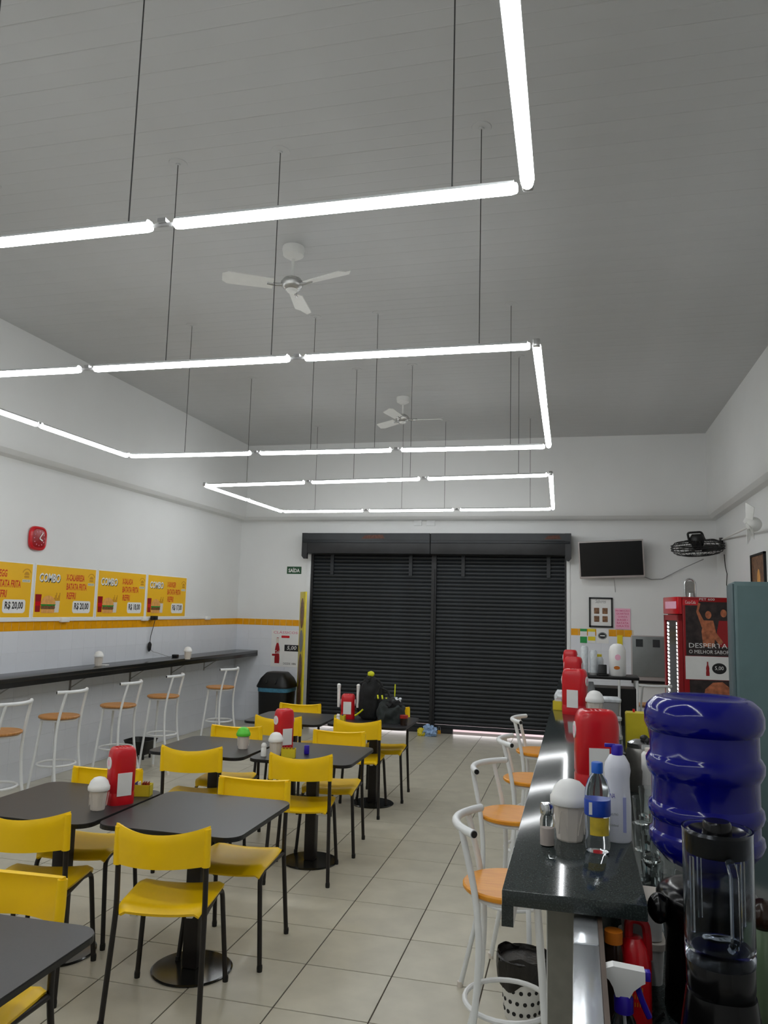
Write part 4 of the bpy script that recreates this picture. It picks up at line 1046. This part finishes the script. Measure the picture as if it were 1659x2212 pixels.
# water bottle
t = thing('water_bottle', 'clear water bottle with blue cap and blue label on the granite counter', 'bottle', (.052, 2.27, CT))
MB().lathe([(0, .006), (.018, .002), (.030, .004), (.034, .02), (.031, .045), (.034, .07), (.034, .145), (.0325, .165), (.025, .19), (.014, .206), (.0125, .212), (0, .212)], 24).build('body', 'pet', t)
MB().lathe([(.0345, .098), (.0352, .10), (.0352, .138), (.0345, .14)], 28).build('label', 'label_b', t)
MB().prism(rect(-.006, .103, .003, .135), 0, .0008, Matrix(((1, 0, 0, -.017), (0, 0, -1, -.0312), (0, 1, 0, 0), (0, 0, 0, 1))) ).build('label_mark', 'white', t, smooth=False)
def ly(u, v): a = -2.2 + 1.6 * u; return (.0346 * math.cos(a), .0346 * math.sin(a), .05 + .046 * v)
MB().shell(ly, 8, 2, .0006).build('label_lower', 'label_y', t)
MB().lathe([(0, .208), (.0155, .208), (.0155, .234), (.014, .236), (0, .236)], 24).build('cap', 'bluecap', t)
# white squeeze bottle
t = thing('detergent_bottle', 'white squeeze bottle with purple blue flip cap on the granite counter', 'bottle', (.111, 2.40, CT))
el = lambda a: (math.cos(a) * 1.0, math.sin(a) * .8)
MB().lathe([(0, 0), (.034, 0), (.0375, .005), (.0375, .10), (.034, .15), (.034, .175), (.037, .195), (.034, .215), (.022, .236), (.015, .24), (0, .24)], 32, shape=el).build('body', 'milky', t)
MB().lathe([(0, .238), (.0165, .238), (.0165, .262), (.014, .266), (0, .266)], 20).build('cap', 'purple', t)
MB().span((-.035, -.006, .258), (-.005, .006, .268), bevel=.002).build('spout', 'purple', t)
mfront = Matrix(((1, 0, 0, 0), (0, 0, -1, -.0295), (0, 1, 0, 0), (0, 0, 0, 1)))
for nm, x, z, w_, h_, m_ in (('NA', -.022, .122, .014, .013, 'purple'), ('500ml', -.022, .045, .022, .006, 'metbox'), ('NEUTRO', -.022, .075, .022, .006, 'metbox')):
    o = text(nm, x, z, w_, h_, .0012, m_, t); o.matrix_local = mfront
MB().prism(rect(.013, .03, .022, .125), -.004, -.001, mfront).build('label_print', 'lilac', t, smooth=False)
# dispensers on the counter
dispenser((.068, 3.06, CT), math.radians(8), 'large red napkin dispenser on the counter behind the water bottle', h=.285, wx=.079, wy=.062)
MB_ = None
dispenser((-.015, 5.22, CT), math.radians(-16), 'red napkin dispenser with napkins showing, next to the counter sachet box', h=.285, wx=.078)
dispenser((-.03, 6.85, CT), math.radians(-12), 'red napkin dispenser at the far end of the counter', h=.275, wx=.075)
dispenser((-.06, 7.55, CT), math.radians(-8), 'red napkin dispenser at the counter end closest to the shutter', h=.30, wx=.065)
sbox((-.12, 5.42, CT), math.radians(80), 'yellow plastic sachet box on the granite counter', ['sachet_w', 'sachet_p', 'sachet_w', 'sachet_r'], 'on the counter')
t = thing('plastic_bag', 'small crumpled clear bag on the counter behind the sachet box', 'bag', (-.11, 5.62, CT)); MB().blob((0, 0, .05), (.045, .05, .06), 5, .5, 4, 3, flat=0).build('film', 'bagclear', t)
pot((.105, 5.05, CT), 'white domed pot beside the grey tubs on the granite counter', s=1.12)
# grey tubs
for k, (x, y, z, s) in enumerate(((.222, 5.6, WZ, .70), (.222, 5.6, WZ + .121, .66), (.222, 5.6, WZ + .242, .64))):
    t = thing('storage_tub', 'grey plastic tub, %s of the stack behind the counter' % ('bottom', 'middle', 'top')[k], 'tub', (x, y, z)); t.scale = (s, s, 1.0); t['group'] = 'stacked grey tubs'
    MB().lathe([(0, 0), (.075, 0), (.088, .095), (0, .095)], 28, shape=lambda a: (sq(a, 5)[0] * 1.1, sq(a, 5)[1])).build('tub', 'cable_w', t)
    MB().lathe([(0, .09), (.095, .09), (.097, .105), (.08, .118), (0, .12)], 28, shape=lambda a: (sq(a, 5)[0] * 1.1, sq(a, 5)[1])).build('lid', 'bagclear', t)

# ------------------------------------------------------------------ things on the worktop
p_ = pz(1381, 1690, WZ)
t = thing('steel_kettle', 'brushed steel thermos jug with black knob on the worktop', 'jug', (p_.x, 4.45, WZ))
MB().lathe([(0, 0), (.082, 0), (.085, .01), (.080, .20), (.072, .225), (0, .225)], 32).build('body', 'steel', t)
MB().lathe([(0, .222), (.075, .222), (.073, .245), (.04, .26), (0, .262)], 32).build('lid', 'chrome', t)
for k in range(3): MB().blob((.012 + .018 * k, -.02 - .01 * k, .272 - .012 * k), (.022, .022, .017), k, .05).build('knob', 'black', t)
MB().tube(bend([(-.08, .0, .18), (-.115, 0, .17), (-.115, 0, .06), (-.08, 0, .05)], .03), .009, 8).build('handle', 'black', t)
q = py_(1375, 1595, 5.6)
t = thing('yellow_carton', 'tall yellow plastic container with sloping side on the worktop', 'container', (q.x, 5.6, WZ))
MB().prism([(-.07, 0), (.11, 0), (.085, .08), (.062, .20), (.058, .268), (-.062, .268), (-.07, .258)], -.06, .06, Matrix(((1, 0, 0, 0), (0, 0, 1, 0), (0, 1, 0, 0), (0, 0, 0, 1)))).build('body', 'ylabel', t, smooth=False)
MB().cyl((-.015, 0, .267), (-.015, 0, .288), .008).build('nozzle', 'red', t)
# glasses
gm = MB().lathe([(0, 0), (.027, 0), (.029, .004), (.037, .09), (.0355, .09), (.0275, .008), (0, .008)], 20).mesh('glass'); gm.materials.append(K['glass'])
gspots = [(.225, 3.02, 0), (.225, 3.02, 1), (.225, 3.02, 2), (.305, 3.05, 0), (.305, 3.05, 1), (.245, 2.90, 0), (.245, 2.90, 1), (.26, 3.2, 0), (.26, 3.2, 1), (.26, 3.2, 2), (.215, 2.76, 0), (.295, 2.80, 0), (.22, 2.62, 0)]
for (x, y, k) in gspots:
    o = link('drinking_glass', gm, None, (x, y, WZ + .0905 * k)); tag(o, 'clear drinking glass in the cluster between the counter and the blue water jug', 'glass', 'stacked clear glasses')
t = thing('white_canister', 'white plastic canister beside the steel thermos jug on the worktop', 'canister', (.352, 4.06, WZ))
MB().lathe([(0, 0), (.05, 0), (.052, .01), (.047, .17), (.052, .18), (.052, .25), (.043, .262), (0, .262)], 24).build('body', 'white', t)
MB().lathe([(0, .262), (.035, .262), (.035, .28), (0, .284)], 20).build('lid', 'ivory', t)
o = MB().blob((.195, 2.47, WZ + .05), (.04, .06, .06), 4, .6, 4, 3, flat=WZ).build('plastic_wrap', 'bagclear'); tag(o, 'crumpled clear plastic wrap beside the black water dispenser', 'wrap')
# water jug and dispenser
JX, JY = .297, 2.06
t = thing('water_dispenser', 'black water dispenser base under the upturned blue jug', 'dispenser', (JX, JY, WZ))
MB().lathe([(0, 0), (.098, 0), (.10, .01), (.095, .19), (.112, .23), (.116, .262), (.106, .278), (.08, .288), (.05, .29), (0, .29)], 32).build('body', 'blackglossy', t)
for s in (-1, 1): MB().blob((s * .115, -.06, .245), (.026, .03, .034), 2, .05).build('side_knob', 'blackglossy', t)
t = thing('water_jug', 'large blue ribbed water jug upturned on the black dispenser', 'jug', (JX, JY, WZ + .29))
r0 = .137
prof = [(0, .0), (.03, .0), (.032, .02), (.05, .035), (.095, .055), (.122, .085), (.130, .105), (.128, .118), (.121, .124), (.121, .148), (.127, .155), (.131, .168), (.129, .182), (.122, .19), (.122, .245), (.127, .252), (.1335, .265), (.1345, .285), (.128, .297), (.124, .302), (.124, .352), (.131, .358), (.1365, .372), (.1365, .395), (.130, .415), (.112, .432), (.098, .436), (.088, .432), (.08, .428), (.0, .422)]
MB().lathe(prof, 48).build('body', 'blue', t)
# blender
BX, BY = .250, 1.60
t = BL = thing('blender', 'black kitchen blender with a clear jar and black lid', 'blender', (BX, BY, WZ))
MB().lathe([(0, 0), (.074, 0), (.078, .01), (.076, .12), (.066, .20), (.060, .24), (.058, .25), (0, .25)], 36, shape=lambda a: sq(a, 2.6)).build('motor_base', 'blackglossy', t)
MB().lathe([(0, .249), (.057, .249), (.0585, .262), (.0585, .300), (.050, .318), (.0, .318)], 32).build('jar_collar', 'blackglossy', t)
MB().lathe([(.0, .3195), (.050, .3195), (.0595, .302), (.0605, .31), (.0615, .525), (.0625, .532), (.059, .532), (.0575, .34), (.054, .327), (.0, .326)], 36).build('jar', 'jar', t)
for k in range(4):
    a = k * PI / 2 + .5
    MB().box((.0545 * math.cos(a), .0545 * math.sin(a), .42), (.004, .008, .13), Matrix.Rotation(a, 3, 'Z')).build('jar_rib', 'jar', t, smooth=False)
MB().tube(bend([(.01, -.061, .49), (.012, -.088, .475), (.012, -.086, .36), (.010, -.061, .345)], .02), .008, 8).build('handle', 'jar', t)
ld = MB().lathe([(0, .488), (.054, .488), (.0565, .494), (.0565, .524), (.050, .529), (.036, .522), (0, .522)], 36).build('lid', 'blackglossy', t)
MB().lathe([(0, .521), (.026, .521), (.025, .541), (.022, .545), (0, .545)], 24).build('lid_cap', 'blackglossy', ld)
MB().blob((0, 0, .338), (.03, .01, .008), 1, .1).build('blade', 'chrome', t)
MB().cyl((.012, -.0765, .13), (.012, -.0735, .13), .002, seg=8).build('indicator', 'redled', t)
MB().lathe([(0, .09), (.022, .09), (.022, .105), (0, .105)], 20).build('spare', 'black', t) if False else None
t = thing('glass_bottle', 'green glass bottle with dark round stopper beside the blender', 'bottle', (.385, 1.90, WZ))
MB().lathe([(0, 0), (.034, 0), (.036, .006), (.035, .205), (.028, .245), (.022, .262), (0, .262)], 24).build('body', 'oilglass', t)
MB().blob((0, 0, .288), (.031, .031, .034), 2, .04).build('stopper', 'amber', t)
t = thing('brown_jar', 'dark jar with amber contents at the right of the blender', 'jar', (.43, 1.78, WZ))
MB().lathe([(0, 0), (.04, 0), (.042, .01), (.042, .10), (.034, .12), (0, .12)], 24).build('body', 'orange', t); MB().lathe([(0, .12), (.037, .12), (.037, .14), (0, .142)], 24).build('lid', 'black', t)
# spray bottle
t = thing('spray_bottle', 'white trigger spray bottle with purple blue collar on the worktop', 'bottle', (.086, 1.70, WZ), math.radians(2))
MB().lathe([(0, 0), (.036, 0), (.04, .008), (.04, .06), (.034, .095), (.03, .105), (.022, .13), (.0135, .148), (0, .148)], 24).build('body', 'pet', t)
MB().tube([(0, 0, .01), (.004, 0, .08), (0, 0, .15)], .003, 6).build('dip_tube', 'white', t)
MB().lathe([(0, .146), (.0185, .146), (.0185, .172), (.015, .178), (0, .178)], 20).build('collar', 'purple', t)
P = [(-.016, .176), (.010, .176), (.018, .190), (.034, .203), (.040, .206), (.040, .227), (-.020, .232), (-.034, .227), (-.040, .220), (-.038, .213), (-.028, .205), (-.021, .193)]
MB().prism(P, -.013, .013, Matrix(((1, 0, 0, 0), (0, 0, 1, 0), (0, 1, 0, 0), (0, 0, 0, 1)))).build('trigger_head', 'white', t, smooth=False)
MB().span((.040, -.009, .208), (.051, .009, .226), bevel=.002).build('nozzle', 'purple', t)
MB().tube(bend([(.024, 0, .202), (.034, 0, .17), (.048, 0, .14)], .02), .006, 8).build('trigger', 'purple', t)
# red jug with handle, dark bottle, white tub, pink cloth under the counter edge
t = thing('red_jug', 'red plastic jug with a loop handle standing under the counter edge', 'jug', (.122, 1.955, WZ))
MB().lathe([(0, 0), (.034, 0), (.038, .01), (.038, .14), (.031, .175), (.018, .192), (0, .192)], 28).build('body', 'red', t)
MB().tube(bend([(-.012, 0, .180), (-.010, 0, .232), (.026, 0, .228), (.030, -.006, .19), (.030, -.006, .150)], .03), .010, 8).build('handle', 'darkred', t)
for k in range(5):
    text('|||||||', -.018, .06 + .016 * k, .034, .009, 0, 'pgold', t, name='label_print').matrix_local = Matrix(((1, 0, 0, 0), (0, 0, -1, -.0392), (0, 1, 0, 0), (0, 0, 0, 1)))
t = thing('sauce_jar', 'dark sauce jar with an orange lid under the counter edge', 'jar', (.0765, 1.915, WZ))
MB().lathe([(0, 0), (.020, 0), (.0215, .006), (.0215, .17), (.018, .19), (0, .19)], 20).build('body', 'amber', t); MB().lathe([(0, .19), (.02, .19), (.02, .215), (0, .217)], 20).build('lid', 'orange', t)
for k, z in enumerate((WZ, WZ + .104)):
    t = thing('white_tub', 'small white food tub, the %s one of two behind the red jug' % ('lower', 'upper')[k], 'tub', (.158, 2.22, z))
    MB().lathe([(0, 0), (.048, 0), (.054, .085), (0, .085)], 24, shape=sqr).build('tub', 'white', t); MB().lathe([(0, .085), (.057, .085), (.057, .10), (0, .103)], 24, shape=sqr).build('lid', 'ivory', t)
o = MB().blob((.156, 1.76, WZ + .018), (.026, .045, .025), 6, .3, 3, 3, flat=WZ).build('pink_cloth', 'pinkcloth'); tag(o, 'folded pink cloth on the worktop beside the spray bottle', 'cloth')
o = MB().tube([(.10, 1.80, WZ + .006), (.14, 1.86, WZ + .006), (.165, 1.98, WZ + .006), (.19, 2.02, WZ + .006)], .004, 6).build('power_cord', 'black', BL); o.matrix_parent_inverse = Matrix.Translation((-BX, -BY, -WZ))

# bin under the counter
t = thing('waste_basket', 'white perforated waste basket with a black liner by the counter stools', 'basket', (-.235, 3.60, 0))
MB().lathe([(0, 0), (.072, 0), (.075, .005), (.098, .23), (.103, .235), (.096, .235), (.072, .01), (0, .01)], 32).build('basket', 'white', t)
for r in range(4):
    for k in range(16):
        a = 2 * PI * (k + .5 * (r % 2)) / 16; rr_ = .0748 + .023 * (.035 + .045 * r) / .23; d = Vector((math.cos(a), math.sin(a), 0))
        MB().cyl(d * (rr_ - .001) + Vector((0, 0, .04 + .045 * r)), d * (rr_ + .0022) + Vector((0, 0, .04 + .045 * r)), .0085, seg=10).build('hole', 'pblack', t)
def lin(u, v):
    a = 2 * PI * u; wob = .006 * math.sin(9 * a) + .004 * math.sin(5 * a + 1)
    r = .105 + wob + .006 * math.sin(PI * v); z = .255 - .105 * v + (.02 * math.sin(4 * a + .6)) * v
    return (r * math.cos(a), r * math.sin(a), z + .015 * math.sin(3 * a) * (1 - v))
MB().shell(lin, 48, 6, .002).build('liner', 'liner', t)
MB().lathe([(.1, .235), (.112, .25), (.105, .255), (.09, .20), (0, .16)], 32).build('liner_inside', 'liner', t)

# ------------------------------------------------------------------ back right: serving cart with things
ca = py_(1246, 1455, 8.5); cb = py_(1378, 1455, 8.5)
t = thing('serving_cart', 'black cabinet cart with white tube frame near the meter box', 'cart', ((ca.x + cb.x) / 2, 8.5, 0))
W = cb.x - ca.x; CZ = ca.z
MB().span((-W / 2, -.2, CZ - .03), (W / 2, .2, CZ), bevel=.006).build('top', 'black', t)
MB().span((-W / 2 + .08, -.17, .12), (W / 2 - .03, .17, CZ - .12)).build('cabinet_body', 'black', t, smooth=False)
for sx in (-1, 1):
    for sy in (-1, 1):
        MB().cyl((sx * (W / 2 - .02), sy * .18, 0), (sx * (W / 2 - .02), sy * .18, CZ - .03), .012).build('post', 'whitemet', t)
MB().cyl((W * .18, -.185, .1), (W * .18, -.185, CZ - .03), .013).build('post', 'whitemet', t)
q = py_(1334, 1450, 8.45); q2 = py_(1334, 1390, 8.45)
t = thing('cup_dispenser', 'rounded white dispenser with a small burger print on the cart', 'dispenser', (q.x, 8.45, CZ))
hh = q2.z - CZ
MB().lathe([(0, 0), (.078, 0), (.085, .01), (.085, hh - .07), (.07, hh - .03), (.04, hh - .005), (0, hh)], 32).build('body', 'white', t)
MB().prism(ell(-.01, .085, .03, .018), 0, .004, Matrix(((1, 0, 0, 0), (0, 0, -1, -.082), (0, 1, 0, 0), (0, 0, 0, 1)))).build('burger_print', 'orange', t, smooth=False)
MB().prism(ell(.0, hh * .58, .028, .03), 0, .003, Matrix(((1, 0, 0, 0), (0, 0, -1, -.082), (0, 1, 0, 0), (0, 0, 0, 1)))).build('emblem_print', 'pink', t, smooth=False)
t = thing('card_terminal', 'dark device with a base standing on the cart', 'terminal', (q.x - .15, 8.40, CZ))
MB().box((0, 0, .06), (.085, .03, .10), Matrix.Rotation(-.3, 3, 'X'), bevel=.008).build('display', 'black', t); MB().box((0, 0, .008), (.12, .10, .016), bevel=.004).build('base', 'black', t)
t = thing('clear_jar', 'clear plastic jar beside the white dispenser', 'jar', (q.x - .20, 8.58, CZ))
MB().lathe([(0, 0), (.06, 0), (.065, .01), (.065, .15), (.05, .18), (0, .18)], 24).build('body', 'bagclear', t); MB().lathe([(0, .18), (.05, .18), (.05, .205), (0, .205)], 24).build('lid', 'ylabel', t)
for k, (x, h_) in enumerate(((.075, .30), (.165, .26))):
    t = thing('cup_column', 'clear tube of stacked cups on the black cart, the %s one' % ('taller', 'shorter')[k], 'cup holder', (x, 8.45, CZ))
    MB().lathe([(0, 0), (.036, 0), (.038, .01), (.038, h_ - .03), (.028, h_ - .008), (0, h_)], 20).build('tube', 'bagclear', t)
    MB().lathe([(0, .0), (.042, .0), (.042, .02), (.038, .022), (0, .022)], 20).build('collar', 'cable_w', t)
